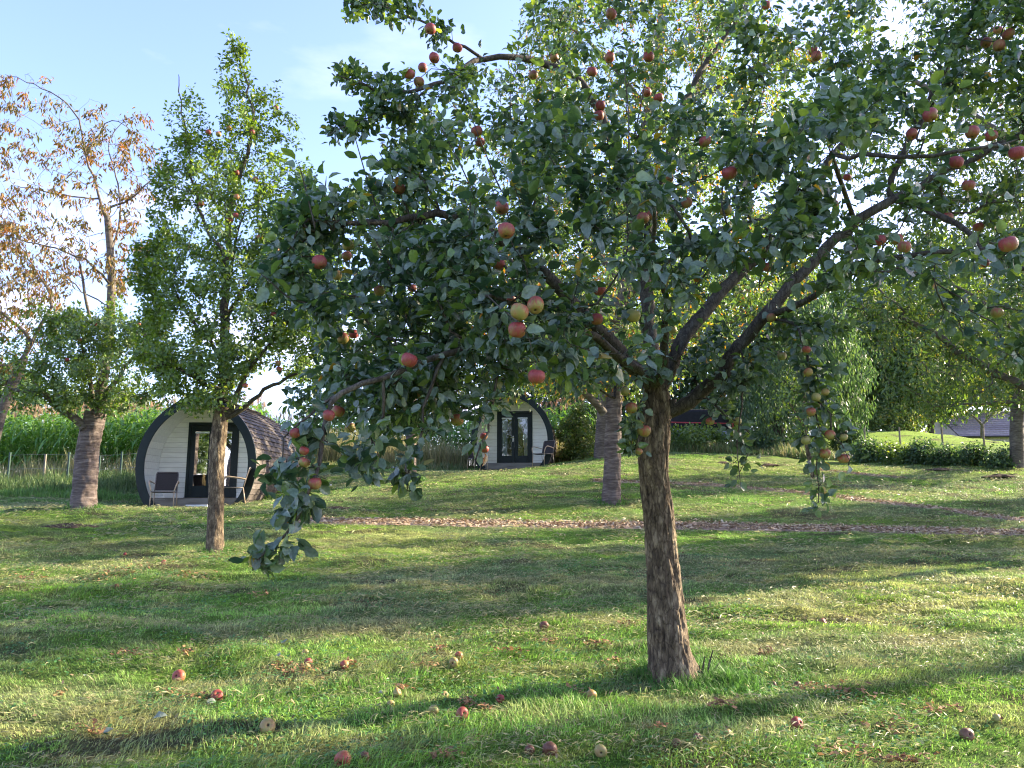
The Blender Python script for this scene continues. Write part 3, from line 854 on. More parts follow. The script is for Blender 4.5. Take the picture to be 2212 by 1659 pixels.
# ---- an apple
def make_apple_mesh(name, r=1.0, seg=20, shrivel=0.0, seed=0):
    prof = [(0.0, -0.80), (0.10, -0.83), (0.22, -0.90), (0.42, -0.93), (0.68, -0.80), (0.90, -0.48), (1.0, -0.08), (0.99, 0.28), (0.86, 0.60), (0.62, 0.80), (0.36, 0.86), (0.18, 0.78), (0.06, 0.62), (0.0, 0.56)]
    V = []; rng = random.Random(seed)
    ph = rng.random() * 6
    for ri, (a, z) in enumerate(prof[1:-1]):
        for k in range(seg):
            t = 2 * math.pi * k / seg
            rr = a * (1 + 0.03 * math.cos(5 * t + ph) * (0.4 - z) + 0.03 * math.cos(2 * t + ph * 2))
            if shrivel: rr *= 1 + shrivel * (mnoise.noise(Vector((math.cos(t) * 3 + seed, math.sin(t) * 3, z * 4))))
            V.append((rr * math.cos(t) * r, rr * math.sin(t) * r, z * r * (1 + 0.03 * math.sin(t + ph))))
    n = len(prof) - 2; F_ = []
    for i in range(n - 1):
        for k in range(seg):
            k2 = (k + 1) % seg; F_.append((i * seg + k, i * seg + k2, (i + 1) * seg + k2, (i + 1) * seg + k))
    b = len(V); V.append((0, 0, prof[0][1] * r)); V.append((0, 0, prof[-1][1] * r))
    for k in range(seg):
        k2 = (k + 1) % seg; F_.append((b, k2, k)); F_.append((b + 1, (n - 1) * seg + k, (n - 1) * seg + k2))
    me = bpy.data.meshes.new(name); me.from_pydata(V, [], F_)
    me.polygons.foreach_set('use_smooth', [True] * len(me.polygons)); me.update()
    return me
def stem_mesh(name):
    m_ = MB(); m_.tube([(0, 0, 0.55), (0.04, 0.02, 0.85), (0.13, 0.03, 1.15)], [0.055, 0.045, 0.06], 6)
    me = bpy.data.meshes.new(name); me.from_pydata(m_.v, [], m_.f); me.update(); return me
def apple_mat(name, g1, g2, r1, r2, redlo, redhi):
    m, nt, out = mat_new(name); l = nt.links.new
    tc = N(nt, 'TexCoord'); oi = N(nt, 'ObjectInfo')
    sep = N(nt, 'SeparateXYZ'); l(tc.outputs['Object'], sep.inputs[0])
    mp = N(nt, 'Mapping'); mp.inputs['Scale'].default_value = (5.5, 5.5, 0.9); l(tc.outputs['Object'], mp.inputs['Vector'])
    va = N(nt, 'VectorMath', operation='ADD'); l(mp.outputs[0], va.inputs[0])
    cv = N(nt, 'CombineXYZ'); m10 = N(nt, 'Math', operation='MULTIPLY'); m10.inputs[1].default_value = 37.0
    l(oi.outputs['Random'], m10.inputs[0]); l(m10.outputs[0], cv.inputs[0]); l(m10.outputs[0], cv.inputs[2]); l(cv.outputs[0], va.inputs[1])
    st = N(nt, 'TexNoise', i_Scale=1.0, i_Detail=4.0, i_Roughness=0.7); l(va.outputs[0], st.inputs['Vector'])
    lo = N(nt, 'TexNoise', i_Scale=0.9, i_Detail=2.0)
    v2 = N(nt, 'VectorMath', operation='ADD'); l(tc.outputs['Object'], v2.inputs[0]); l(cv.outputs[0], v2.inputs[1]); l(v2.outputs[0], lo.inputs['Vector'])
    gn = ramp(nt, [(0.3, g1), (0.7, g2)], lo.outputs['Fac'])
    rd = ramp(nt, [(0.3, r1), (0.7, r2)], st.outputs['Fac'])
    a1 = N(nt, 'Math', operation='MULTIPLY_ADD'); a1.inputs[1].default_value = 0.22; l(sep.outputs[2], a1.inputs[0]); l(st.outputs['Fac'], a1.inputs[2])
    a2 = N(nt, 'Math', operation='ADD'); l(a1.outputs[0], a2.inputs[0])
    a3 = N(nt, 'Math', operation='MULTIPLY'); a3.inputs[1].default_value = 0.5; l(lo.outputs['Fac'], a3.inputs[0]); l(a3.outputs[0], a2.inputs[1])
    a4 = N(nt, 'Math', operation='MULTIPLY_ADD'); a4.inputs[1].default_value = 0.28; l(oi.outputs['Random'], a4.inputs[0]); l(a2.outputs[0], a4.inputs[2])
    mr = N(nt, 'MapRange'); mr.inputs['From Min'].default_value = redlo; mr.inputs['From Max'].default_value = redhi; l(a4.outputs[0], mr.inputs['Value'])
    mx = N(nt, 'Mix', data_type='RGBA'); l(mr.outputs['Result'], mx.inputs[0]); l(gn.outputs['Color'], mx.inputs[6]); l(rd.outputs['Color'], mx.inputs[7])
    # russet freckles and the dark eye
    vo = N(nt, 'TexVoronoi', i_Scale=9.0); l(tc.outputs['Object'], vo.inputs['Vector'])
    fr = ramp(nt, [(0.05, (1, 1, 1)), (0.14, (0, 0, 0))], vo.outputs['Distance'])
    f1 = N(nt, 'Math', operation='MULTIPLY'); f1.inputs[1].default_value = 0.5; l(fr.outputs['Color'], f1.inputs[0])
    m2 = N(nt, 'Mix', data_type='RGBA'); l(f1.outputs[0], m2.inputs[0]); l(mx.outputs[2], m2.inputs[6]); m2.inputs[7].default_value = (0.42, 0.30, 0.15, 1)
    ln_ = N(nt, 'VectorMath', operation='LENGTH'); cx = N(nt, 'CombineXYZ'); l(sep.outputs[0], cx.inputs[0]); l(sep.outputs[1], cx.inputs[1]); l(cx.outputs[0], ln_.inputs[0])
    ey = ramp(nt, [(0.10, (1, 1, 1)), (0.22, (0, 0, 0))], ln_.outputs['Value'])
    m3 = N(nt, 'Mix', data_type='RGBA'); l(ey.outputs['Color'], m3.inputs[0]); l(m2.outputs[2], m3.inputs[6]); m3.inputs[7].default_value = (0.05, 0.032, 0.015, 1)
    p = N(nt, 'BsdfPrincipled', i_Roughness=0.5); p.inputs['Specular IOR Level'].default_value = 0.35
    l(m3.outputs[2], p.inputs['Base Color'])
    bp = N(nt, 'Bump', i_Strength=0.15, i_Distance=0.02); l(st.outputs['Fac'], bp.inputs['Height']); l(bp.outputs['Normal'], p.inputs['Normal'])
    l(p.outputs[0], out.inputs['Surface'])
    return m
M['apple_red'] = apple_mat('apple_red', (0.24, 0.17, 0.045), (0.28, 0.12, 0.045), (0.17, 0.018, 0.020), (0.30, 0.060, 0.045), 0.62, 0.95)
M['apple_mix'] = apple_mat('apple_mix', (0.22, 0.22, 0.05), (0.31, 0.20, 0.06), (0.24, 0.035, 0.028), (0.34, 0.09, 0.05), 0.80, 1.08)
M['apple_green'] = apple_mat('apple_green', (0.22, 0.235, 0.06), (0.33, 0.26, 0.09), (0.30, 0.12, 0.06), (0.31, 0.19, 0.09), 1.00, 1.35)
M['apple_brown'] = apple_mat('apple_brown', (0.13, 0.075, 0.04), (0.20, 0.12, 0.06), (0.10, 0.035, 0.024), (0.17, 0.075, 0.042), 0.7, 1.0)
APPLE_ME = [make_apple_mesh('apple', seed=i) for i in range(4)]
APPLE_V = {}
def apple_me(shape, mat):
    k = (shape, mat)
    if k not in APPLE_V:
        me = APPLE_ME[shape].copy(); me.materials.append(M[mat]); APPLE_V[k] = me
    return APPLE_V[k]
STEM = stem_mesh('stem'); STEM.materials.append(M['twig_bark'])
ROT = [make_apple_mesh('rotten', seed=20 + i, shrivel=0.22) for i in range(3)]
def hang_apple(parent, p, r, mat, k):
    o = bpy.data.objects.new('apple', apple_me(k % 4, mat)); COL.objects.link(o); o.parent = parent
    o.location = tuple(p); o.scale = (r, r * random.uniform(0.92, 1.0), r * random.uniform(0.84, 0.97))
    o.rotation_euler = (random.uniform(-0.45, 0.45), random.uniform(-0.45, 0.45), random.uniform(0, 6.28))
    s_ = bpy.data.objects.new('stem', STEM); COL.objects.link(s_); s_.parent = o
    return o

# ------------------------------------------------------------------ hero apple tree
T1 = empty('apple_tree', (MAIN[0], MAIN[1], gz(MAIN[0], MAIN[1])))
tag(T1, 'large spreading apple tree in the foreground, laden with red apples above one bare leaning trunk', 'apple tree')
T1L = np.array(T1.location)
S = Skel()
trunk_px = [(1461, 1478, 5.3, .178), (1453, 1438, 5.3, .138), (1442, 1340, 5.3, .121), (1430, 1200, 5.3, .108), (1421, 1100, 5.3, .100), (1412, 1000, 5.3, .096), (1415, 930, 5.3, .094), (1419, 880, 5.3, .100), (1417, 850, 5.3, .098)]
tp_ = [D(a, b, c) - T1L for a, b, c, r in trunk_px]
ids = S.poly(tp_, 0.1, 0.1, step=0.1, ok=False, skip=True)
def limb(pts, r0, r1, S=S, org=T1L, jit=0.012, step=0.12, ok=True):
    return S.poly([D(a, b, c) - org for a, b, c in pts], r0, r1, jit=jit, step=step, ok=ok)
limb([(1425, 862, 5.3), (1460, 882, 5.28), (1500, 868, 5.25), (1545, 820, 5.2), (1600, 752, 5.2), (1665, 670, 5.15), (1760, 560, 5.1), (1850, 480, 5.05), (1930, 430, 5.0)], .054, .030)
limb([(1930, 430, 5.0), (1925, 380, 5.0), (1990, 250, 5.0), (2080, 80, 5.0)], .026, .012)
limb([(1930, 430, 5.0), (2040, 470, 4.7), (2150, 560, 4.4), (2300, 600, 4.2)], .024, .012)
limb([(1930, 430, 5.0), (2120, 330, 4.9), (2350, 240, 4.9), (2600, 150, 5.0)], .026, .014)
limb([(1417, 850, 5.3), (1450, 780, 5.3), (1500, 700, 5.35), (1580, 610, 5.45), (1700, 500, 5.6), (1800, 330, 5.8), (1900, 150, 5.9)], .056, .014)
limb([(1417, 850, 5.3), (1370, 790, 5.2), (1300, 720, 5.0), (1200, 610, 4.8), (1060, 500, 4.6), (950, 463, 4.4), (800, 485, 4.2), (690, 480, 4.0)], .058, .012)
limb([(1417, 850, 5.3), (1405, 720, 5.4), (1390, 560, 5.6), (1330, 330, 5.7), (1260, 180, 5.6), (1170, 132, 5.4), (1050, 130, 5.2), (960, 170, 5.0), (850, 200, 4.9), (725, 160, 4.8)], .060, .006)
limb([(1050, 130, 5.2), (980, 90, 5.1), (930, 55, 5.0), (850, 20, 4.9), (740, 5, 4.85)], .013, .004)
limb([(960, 170, 5.0), (860, 235, 4.85), (760, 265, 4.8), (705, 295, 4.75)], .009, .004)
limb([(1390, 560, 5.6), (1430, 400, 5.7), (1490, 200, 5.8), (1580, 60, 5.9), (1700, -120, 6.0)], .042, .014)
limb([(1360, 780, 5.2), (1290, 760, 4.8), (1200, 745, 4.4), (1080, 740, 4.0), (960, 770, 3.75), (830, 810, 3.6), (740, 850, 3.5), (700, 905, 3.45), (688, 1000, 3.4), (665, 1070, 3.38), (640, 1125, 3.36), (595, 1180, 3.34), (545, 1222, 3.32)], .036, .004, jit=0.006)
limb([(1080, 740, 4.0), (1070, 820, 3.9), (1060, 900, 3.85), (1040, 960, 3.8), (1025, 1010, 3.78)], .010, .003)
limb([(960, 770, 3.75), (920, 880, 3.7), (912, 960, 3.7), (892, 1010, 3.7), (880, 1060, 3.7)], .010, .003)
limb([(830, 810, 3.6), (820, 900, 3.6), (800, 960, 3.6), (770, 1010, 3.6)], .009, .003)
limb([(740, 850, 3.5), (690, 870, 3.45), (640, 915, 3.4), (610, 1000, 3.35)], .009, .003)
limb([(1400, 820, 5.2), (1300, 740, 4.7), (1200, 700, 4.2), (1120, 660, 3.7), (1050, 640, 3.4)], .034, .008)
limb([(1420, 840, 5.2), (1440, 700, 4.7), (1420, 560, 4.2), (1400, 420, 3.9)], .034, .010)
limb([(1650, 690, 5.15), (1760, 640, 4.6), (1900, 560, 4.2), (2100, 540, 3.9), (2250, 520, 3.8)], .026, .010)
limb([(1780, 330, 4.6), (1900, 335, 4.2), (2060, 332, 3.9), (2200, 300, 3.8)], .016, .008)
limb([(1650, 690, 5.15), (1715, 700, 4.8), (1742, 760, 4.6), (1752, 850, 4.55), (1770, 930, 4.5), (1765, 1010, 4.5), (1768, 1085, 4.5)], .012, .003, jit=0.004)
limb([(1752, 850, 4.55), (1790, 900, 4.45), (1815, 960, 4.4), (1835, 995, 4.4)], .006, .003)
limb([(1600, 750, 5.2), (1608, 800, 5.0), (1602, 880, 4.95), (1592, 960, 4.9), (1600, 1050, 4.9)], .008, .003, jit=0.004)
limb([(1340, 780, 5.2), (1330, 850, 4.9), (1300, 840, 4.7), (1200, 780, 4.5)], .012, .005)
limb([(1400, 830, 5.1), (1375, 880, 4.9), (1385, 930, 4.8), (1375, 990, 4.8)], .009, .003)
limb([(1420, 830, 5.3), (1500, 700, 6.2), (1600, 560, 7.0)], .04, .012)
limb([(1400, 830, 5.3), (1250, 700, 6.2), (1050, 520, 6.8)], .04, .012)

POLY_MAIN = [(640, 370), (745, 425), (830, 340), (880, 250), (1000, 215), (1150, 240), (1300, 180), (1500, 230), (1750, 230), (2000, 110), (2150, -60), (2480, -80), (2500, 700), (2212, 760), (2120, 700), (2030, 640), (1900, 610), (1780, 640), (1690, 690), (1560, 730), (1440, 830), (1370, 840), (1250, 850), (1180, 830), (1080, 870), (990, 900), (900, 930), (850, 960), (760, 950), (690, 900), (630, 925), (600, 880), (690, 800), (690, 720), (610, 650), (545, 600), (600, 470)]
A = []
A.append(crown(POLY_MAIN, 4.9, 1650, ry=1.75, gap=0.385, gscale=1.9, shell=0.35))
A.append(crown([(560, 620), (640, 380), (745, 430), (860, 330), (1000, 420), (1000, 850), (860, 950), (700, 900), (700, 720)], 4.1, 230, ry=0.7))
A.append(crown([(900, 60), (1060, 150), (1110, -70), (2480, -80), (2480, 100), (2000, 260), (1500, 300), (1000, 300), (880, 230)], 5.4, 300, ry=1.2, gap=0.42))
A.append(crown([(700, 130), (820, 170), (1050, 110), (1060, 170), (900, 240), (740, 300), (690, 300), (760, 240), (780, 200)], 4.9, 60, ry=0.3))
A.append(crown([(730, -20), (860, -10), (960, 40), (1010, 110), (970, 120), (900, 60), (740, 30)], 4.95, 26, ry=0.2))
A.append(crown([(1430, 780), (1560, 720), (1700, 690), (1900, 650), (1880, 700), (1780, 740), (1700, 760), (1650, 830), (1560, 850)], 5.0, 75, ry=1.2))
HG = []
HG.append(crown([(570, 1010), (640, 920), (700, 900), (710, 1000), (690, 1060), (640, 1110), (590, 1100)], 3.4, 22, ry=0.15))
HG.append(crown([(540, 1200), (640, 1130), (650, 1150), (570, 1225)], 3.35, 9, ry=0.06))
HG.append(crown([(1020, 860), (1080, 860), (1050, 970), (1025, 1000)], 3.85, 9, ry=0.1))
HG.append(crown([(860, 930), (950, 900), (930, 1050), (870, 1070)], 3.7, 11, ry=0.2))
HG.append(crown([(740, 940), (850, 930), (830, 1030), (760, 1040)], 3.6, 12, ry=0.2))
HG.append(crown([(1715, 740), (1790, 740), (1840, 960), (1830, 1010), (1740, 1000), (1720, 860)], 4.5, 34, ry=0.25))
HG.append(crown([(1755, 1010), (1785, 1010), (1785, 1085), (1755, 1085)], 4.5, 4, ry=0.05))
HG.append(crown([(1570, 760), (1640, 760), (1630, 1000), (1590, 1070), (1560, 1000)], 4.95, 24, ry=0.25))
HG.append(crown([(1340, 850), (1400, 850), (1390, 1000), (1350, 980)], 4.85, 9, ry=0.12))
HG.append(crown([(2000, 660), (2500, 700), (2500, 820), (2212, 790), (2140, 760), (2050, 720)], 4.2, 40, ry=0.5))
HG = np.concatenate(HG) - T1L
A = np.concatenate(A) - T1L
# apples where the photograph shows them: x, y, diameter
APPLES = [(930,62,26),(988,103,24),(938,125,25),(913,146,22),(884,160,26),(905,177,24),(1030,283,26),(1037,307,22),(862,407,28),(1084,448,32),(1094,498,38),(752,530,26),(749,553,22),(690,566,32),(727,594,24),(1077,569,30),(1197,124,22),(1152,162,22),(1317,124,24),(1320,30,26),(1401,122,26),(1279,155,24),(1297,228,24),(1294,249,24),(1397,199,22),(1423,211,22),(1389,471,28),(1407,463,26),(1445,385,22),(1523,305,28),(1575,373,34),(1567,454,28),(1484,438,24),(1658,577,22),(1655,11,20),(1757,110,22),(1764,121,24),(1157,659,38),(1122,673,42),(1117,712,38),(1104,645,22),(820,628,26),(890,622,20),(884,777,36),(741,731,26),(764,721,22),(710,897,26),(731,888,28),(757,924,22),(637,935,24),(657,973,20),(657,999,24),(680,1044,28),(1159,813,38),(1367,681,32),(1289,689,28),(1295,626,28),(1350,845,20),(1364,881,26),(1391,930,30),(1453,712,18),(988,907,28),(1045,942,16),(1047,970,18),(1380,975,16),(2155,64,20),(2178,74,26),(2130,92,24),(2158,98,26),(2009,248,32),(1970,290,26),(2100,285,30),(2141,293,28),(2197,330,36),(2065,350,30),(2092,400,28),(1901,519,26),(1937,517,26),(1953,533,28),(2178,527,38),(2128,568,20),(2047,470,24),(2113,490,22),(1803,440,16),(1830,383,18),(2154,675,26),(1742,755,18),(1689,769,20),(1666,686,20),(1746,804,20),(1763,858,20),(1752,889,20),(1783,847,16),(1593,910,18),(1534,910,18),(1793,939,22),(1822,944,18),(1782,979,22),(1822,990,24),(1741,951,20)]
AP = []
for k, (ax, ay, dd) in enumerate(APPLES):
    Y = float(np.clip(122.0 / dd, 3.15, 5.9)); Y = 5.0 if ax > 1500 and ax < 1800 and ay > 650 else Y
    if ax > 1700 and ax < 1850 and ay > 730: Y = 4.45
    if ax < 720 and ay > 880: Y = 3.36
    if 1330 < ax < 1400 and ay > 840: Y = 4.8
    r = dd * 0.5 * Y / FD * 1.04
    AP.append((D(ax, ay, Y) - T1L, r, k))
# keep leaves from burying the fruit: shoots in the line just in front of an apple give way
apx = np.array([a[:2] for a in APPLES], float)
pxy = np.stack(project(A + T1L), -1)
keep = np.ones(len(A), bool)
for (q, r, k) in AP:
    dd = np.linalg.norm(pxy - apx[k], axis=1)
    keep &= ~((dd < APPLES[k][2] * 0.9 + 14) & ((A[:, 1] + T1L[1]) < q[1] + T1L[1] + 0.05))
A = A[keep]
AT = np.concatenate([A, np.array([q + np.array([0, 0.03, r * 1.15]) for q, r, k in AP])])
ATH = np.concatenate([AT, HG]); tips_all = S.grow(ATH, step=0.11, bias=0.22, bend=0.3)
tips = tips_all[:len(A)]; tips_h = tips_all[len(A):]
# upright water shoots against the sky
SH = [((840, 520), (765, 290), 4.3), ((900, 500), (800, 330), 4.4), ((860, 600), (775, 420), 4.0), ((960, 470), (880, 350), 4.4), ((1060, 520), (950, 270), 4.2), ((1090, 420), (1010, 230), 4.6), ((1360, 360), (1345, 110), 4.2), ((1370, 300), (1400, 150), 4.4), ((1190, 330), (1180, 100), 5.0), ((680, 500), (645, 350), 3.9), ((720, 500), (705, 380), 4.0), ((1350, 560), (1345, 330), 3.9), ((1640, 620), (1700, 480), 4.2), ((1980, 300), (2010, 150), 4.0), ((1500, 620), (1560, 470), 3.9), ((1000, 560), (1020, 400), 4.0), ((620, 640), (560, 590), 3.9), ((1850, 300), (1880, 120), 4.3), ((1600, 260), (1640, 90), 4.6)]
shoot_tips = []
for (a, b, Y) in SH:
    p0 = D(*a, Y) - T1L; p1 = D(*b, Y) - T1L
    j = S.near(p0)
    ids = S.poly([S.p[j], p0, (p0 + p1) / 2 + RNG.normal(0, 0.02, 3), p1], 0.007, 0.0025, step=0.06)
    shoot_tips += ids[len(ids) // 3:]
S.radii(tip=0.0024, e=2.35)
link('limbs', S.mesh('limbs'), M['twig_bark'], T1)
# displaced trunk
def hero_trunk(name, pts, radii, parent, mat, seg=110, step=0.010, amp=0.015, flare=None, cut=None):
    c = resample(np.array(pts), step); rr = np.interp(np.linspace(0, 1, len(c)), np.linspace(0, 1, len(radii)), radii)
    T = unit(np.gradient(c, axis=0)); a = unit(np.cross(T, np.array([0, 1.0, 0.1]))); b = np.cross(T, a)
    th = np.arange(seg) / seg * 2 * math.pi
    Pn = c[:, None] + (a[:, None] * np.cos(th)[None, :, None] + b[:, None] * np.sin(th)[None, :, None]) * rr[:, None, None]
    V = Pn.reshape(-1, 3); O = (Pn - c[:, None]).reshape(-1, 3); U = unit(O)
    disp = np.empty(len(V))
    for i, v in enumerate(V):
        k = i // seg; tt = th[i % seg]; z = k * step
        q = Vector((math.cos(tt) * 2.2, math.sin(tt) * 2.2, z * 4.0))
        f = mnoise.fractal(q * 1.6, 0.8, 2.2, 4)
        w_ = mnoise.noise(Vector((math.cos(tt) * 1.1 + 9, math.sin(tt) * 1.1, z * 1.3)))
        plate = mnoise.noise(Vector((math.cos(tt) * 5.5 + f * 0.5, math.sin(tt) * 5.5, z * 7 + f * 0.4)))
        crack = abs(mnoise.noise(Vector((math.cos(tt) * 6 + 30, math.sin(tt) * 6, z * 4.5 + f * 0.6))))
        root = max(0.0, 1 - z / 0.22) ** 2 * (0.5 + 0.5 * math.sin(tt * 5 + w_ * 3)) * amp * 1.8
        disp[i] = f * amp * 0.5 + w_ * amp * 1.1 + amp * 0.5 * min(1.0, max(0.0, plate * 14 + 0.2)) - amp * 0.55 * max(0.0, 1 - crack * 11) + root
    V = V + U * disp[:, None]
    n = len(c); idx = (np.arange(n - 1)[:, None] * seg + np.arange(seg)[None]).ravel(); nx_ = (np.arange(n - 1)[:, None] * seg + (np.arange(seg)[None] + 1) % seg).ravel()
    return link(name, np_mesh(name, V, [np.stack([idx, nx_, nx_ + seg, idx + seg], -1)]), mat, parent)
hero_trunk('trunk', tp_ + [tp_[-1] + np.array([-0.01, 0, 0.06])], [t[3] for t in trunk_px] + [0.075], T1, M['apple_bark'])
cen = np.array([0.1, 0.0, 2.6])
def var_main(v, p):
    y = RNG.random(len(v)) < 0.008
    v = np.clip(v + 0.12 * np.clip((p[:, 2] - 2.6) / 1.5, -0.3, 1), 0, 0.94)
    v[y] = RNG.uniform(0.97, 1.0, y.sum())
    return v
LIMBS_SEEN = [[(1440, 880, 5.3), (1500, 868, 5.25), (1545, 820, 5.2), (1600, 752, 5.2), (1665, 670, 5.15), (1760, 560, 5.1), (1850, 480, 5.05), (1930, 430, 5.0), (1925, 380, 5.0)], [(1450, 780, 5.3), (1500, 700, 5.35), (1580, 610, 5.45)],
              [(1417, 870, 5.3), (1412, 920, 5.3), (1420, 850, 5.3)], [(1300, 720, 5.0), (1370, 790, 5.2)], [(950, 463, 4.4), (800, 485, 4.2)], [(1170, 132, 5.4), (1050, 130, 5.2), (980, 90, 5.1)], [(1790, 330, 4.6), (1900, 335, 4.2), (2060, 332, 3.9)], [(1740, 650, 5.0), (1960, 690, 5.0)]]
_LP = np.concatenate([np.array([[a * (1 - t) + b * t for a, b in zip(u, v)] for u, v in zip(L_[:-1], L_[1:]) for t in np.linspace(0, 1, 12)]) for L_ in LIMBS_SEEN])
_apd = np.array([[a[0], a[1], a[2] * 0.5, q[1] + T1L[1]] for a, (q, r, k) in zip(APPLES, AP)])
def cull_main(p, d):
    w = p + T1L + d * 0.03
    px, py = project(w); Y = w[:, 1]
    kp = np.ones(len(p), bool)
    for i in range(0, len(p), 20000):
        sl = slice(i, i + 20000)
        dd = np.hypot(px[sl, None] - _apd[None, :, 0], py[sl, None] - _apd[None, :, 1] - 2)
        kp[sl] &= ~((dd < _apd[None, :, 2] + 7) & (Y[sl, None] < _apd[None, :, 3] + 0.03) & (px[sl, None] + 1.2 * py[sl, None] > _apd[None, :, 0] + 1.2 * _apd[None, :, 1] - _apd[None, :, 2] * 0.9)).any(1)
        d2 = np.hypot(px[sl, None] - _LP[None, :, 0], py[sl, None] - _LP[None, :, 1])
        kp[sl] &= ~(((d2 < 24) & (Y[sl, None] < _LP[None, :, 2] + 0.02)).any(1) & (RNG.random(len(px[sl])) < 0.9))
    # the door of the far pod stays visible below the crown
    kp &= ~((px > 1055) & (px < 1150) & (py > 905) & (py < 1030))
    return kp
szf1 = lambda p: np.clip(1.06 - 0.11 * (p[:, 1] + T1L[1] - 3.3), 0.74, 1.04)
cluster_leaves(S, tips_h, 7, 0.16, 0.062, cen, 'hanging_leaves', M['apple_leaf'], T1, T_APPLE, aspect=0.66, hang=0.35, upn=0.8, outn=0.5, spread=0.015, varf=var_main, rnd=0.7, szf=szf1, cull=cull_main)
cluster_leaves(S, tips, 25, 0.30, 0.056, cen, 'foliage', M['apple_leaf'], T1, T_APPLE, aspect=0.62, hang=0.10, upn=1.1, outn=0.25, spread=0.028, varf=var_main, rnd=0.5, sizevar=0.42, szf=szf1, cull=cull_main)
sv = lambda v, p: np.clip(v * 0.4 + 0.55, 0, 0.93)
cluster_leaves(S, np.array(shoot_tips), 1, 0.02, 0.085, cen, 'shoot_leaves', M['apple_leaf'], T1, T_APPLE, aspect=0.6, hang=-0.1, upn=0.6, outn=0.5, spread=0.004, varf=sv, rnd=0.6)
for q, r, k in AP:
    mt = 'apple_red' if (k * 7 % 10) < 6 or q[2] > 3.0 else 'apple_mix'
    if APPLES[k][0] > 1330 and APPLES[k][1] > 640: mt = 'apple_green' if k % 3 == 0 else 'apple_mix'
    hang_apple(T1, q, r, mt, k)
# dead basal sprouts beside the trunk
mb = MB()
for a, b in ((0, 0.16), (0.05, 0.12), (0.03, 0.2), (-0.02, 0.1)):
    mb.tube([(0.17 + a, -0.05, 0.0), (0.185 + a * 1.4, -0.05, b * 0.6), (0.18 + a * 1.9 + 0.02, -0.04, b)], [0.009, 0.007, 0.003], 5)
mb.build('sprout', M['twig_bark'], T1)

# ------------------------------------------------------------------ general tree maker
def tree(name, label, cat, base, trunk, limbs, crowns, mats, leaf, tip=0.003, e=2.3, step=0.2, group=None, apples=None, cen_h=3.0, foliage=True, wob=0.02, bias=0.22, droop=0.0, trunk_hero=None):
    """trunk/limbs: (list of picture places with depth, r0, r1)"""
    z = gz(base[0], base[1])
    t = empty(name, (base[0], base[1], z)); tag(t, label, cat, group)
    org = np.array([base[0], base[1], z])
    S = Skel()
    tr = [D(*q) - org for q in trunk[0]]; tr[0][2] = -0.12
    S.poly(tr, trunk[1], trunk[2], step=step, ok=lambda p: p[2] > tr[-1][2] * 0.75, skip=trunk_hero is not None)
    for pts, r0, r1 in limbs:
        S.poly([D(*q) - org for q in pts], r0, r1, step=step, jit=0.02)
    A = np.concatenate([crown(*c[0], **c[1]) for c in crowns]) - org
    if apples is not None:
        AT = np.concatenate([A, np.array([D(x, y, Y) - org + np.array([0, 0.05, 0.05]) for x, y, Y in apples])])
    else: AT = A
    tips = S.grow(AT, step=step, bias=bias, wob=wob, droop=droop)
    S.radii(tip=tip, e=e)
    if trunk_hero: trunk_hero(t, tr)
    link('limbs', S.mesh('limbs', sides=(14, 6, 3, 3)), mats[1], t)
    if foliage:
        if leaf.get('frac'): tips = tips[RNG.random(len(tips)) < leaf['frac']]
        cluster_leaves(S, tips, center=np.array([0, 0, cen_h]), name='foliage', mat=mats[2], parent=t, **{k_: v_ for k_, v_ in leaf.items() if k_ != 'frac'})
    if apples is not None:
        for k, (x, y, Y) in enumerate(apples): hang_apple(t, D(x, y, Y) - org, 0.042, 'apple_red' if k % 3 else 'apple_mix', k)
    return t

def htr(pts_r, mat, amp=0.02, seg=48, step=0.03):
    def f(t, tr):
        n = len(tr)
        hero_trunk('trunk', tr, pts_r, t, mat, seg=seg, step=step, amp=amp)
    return f
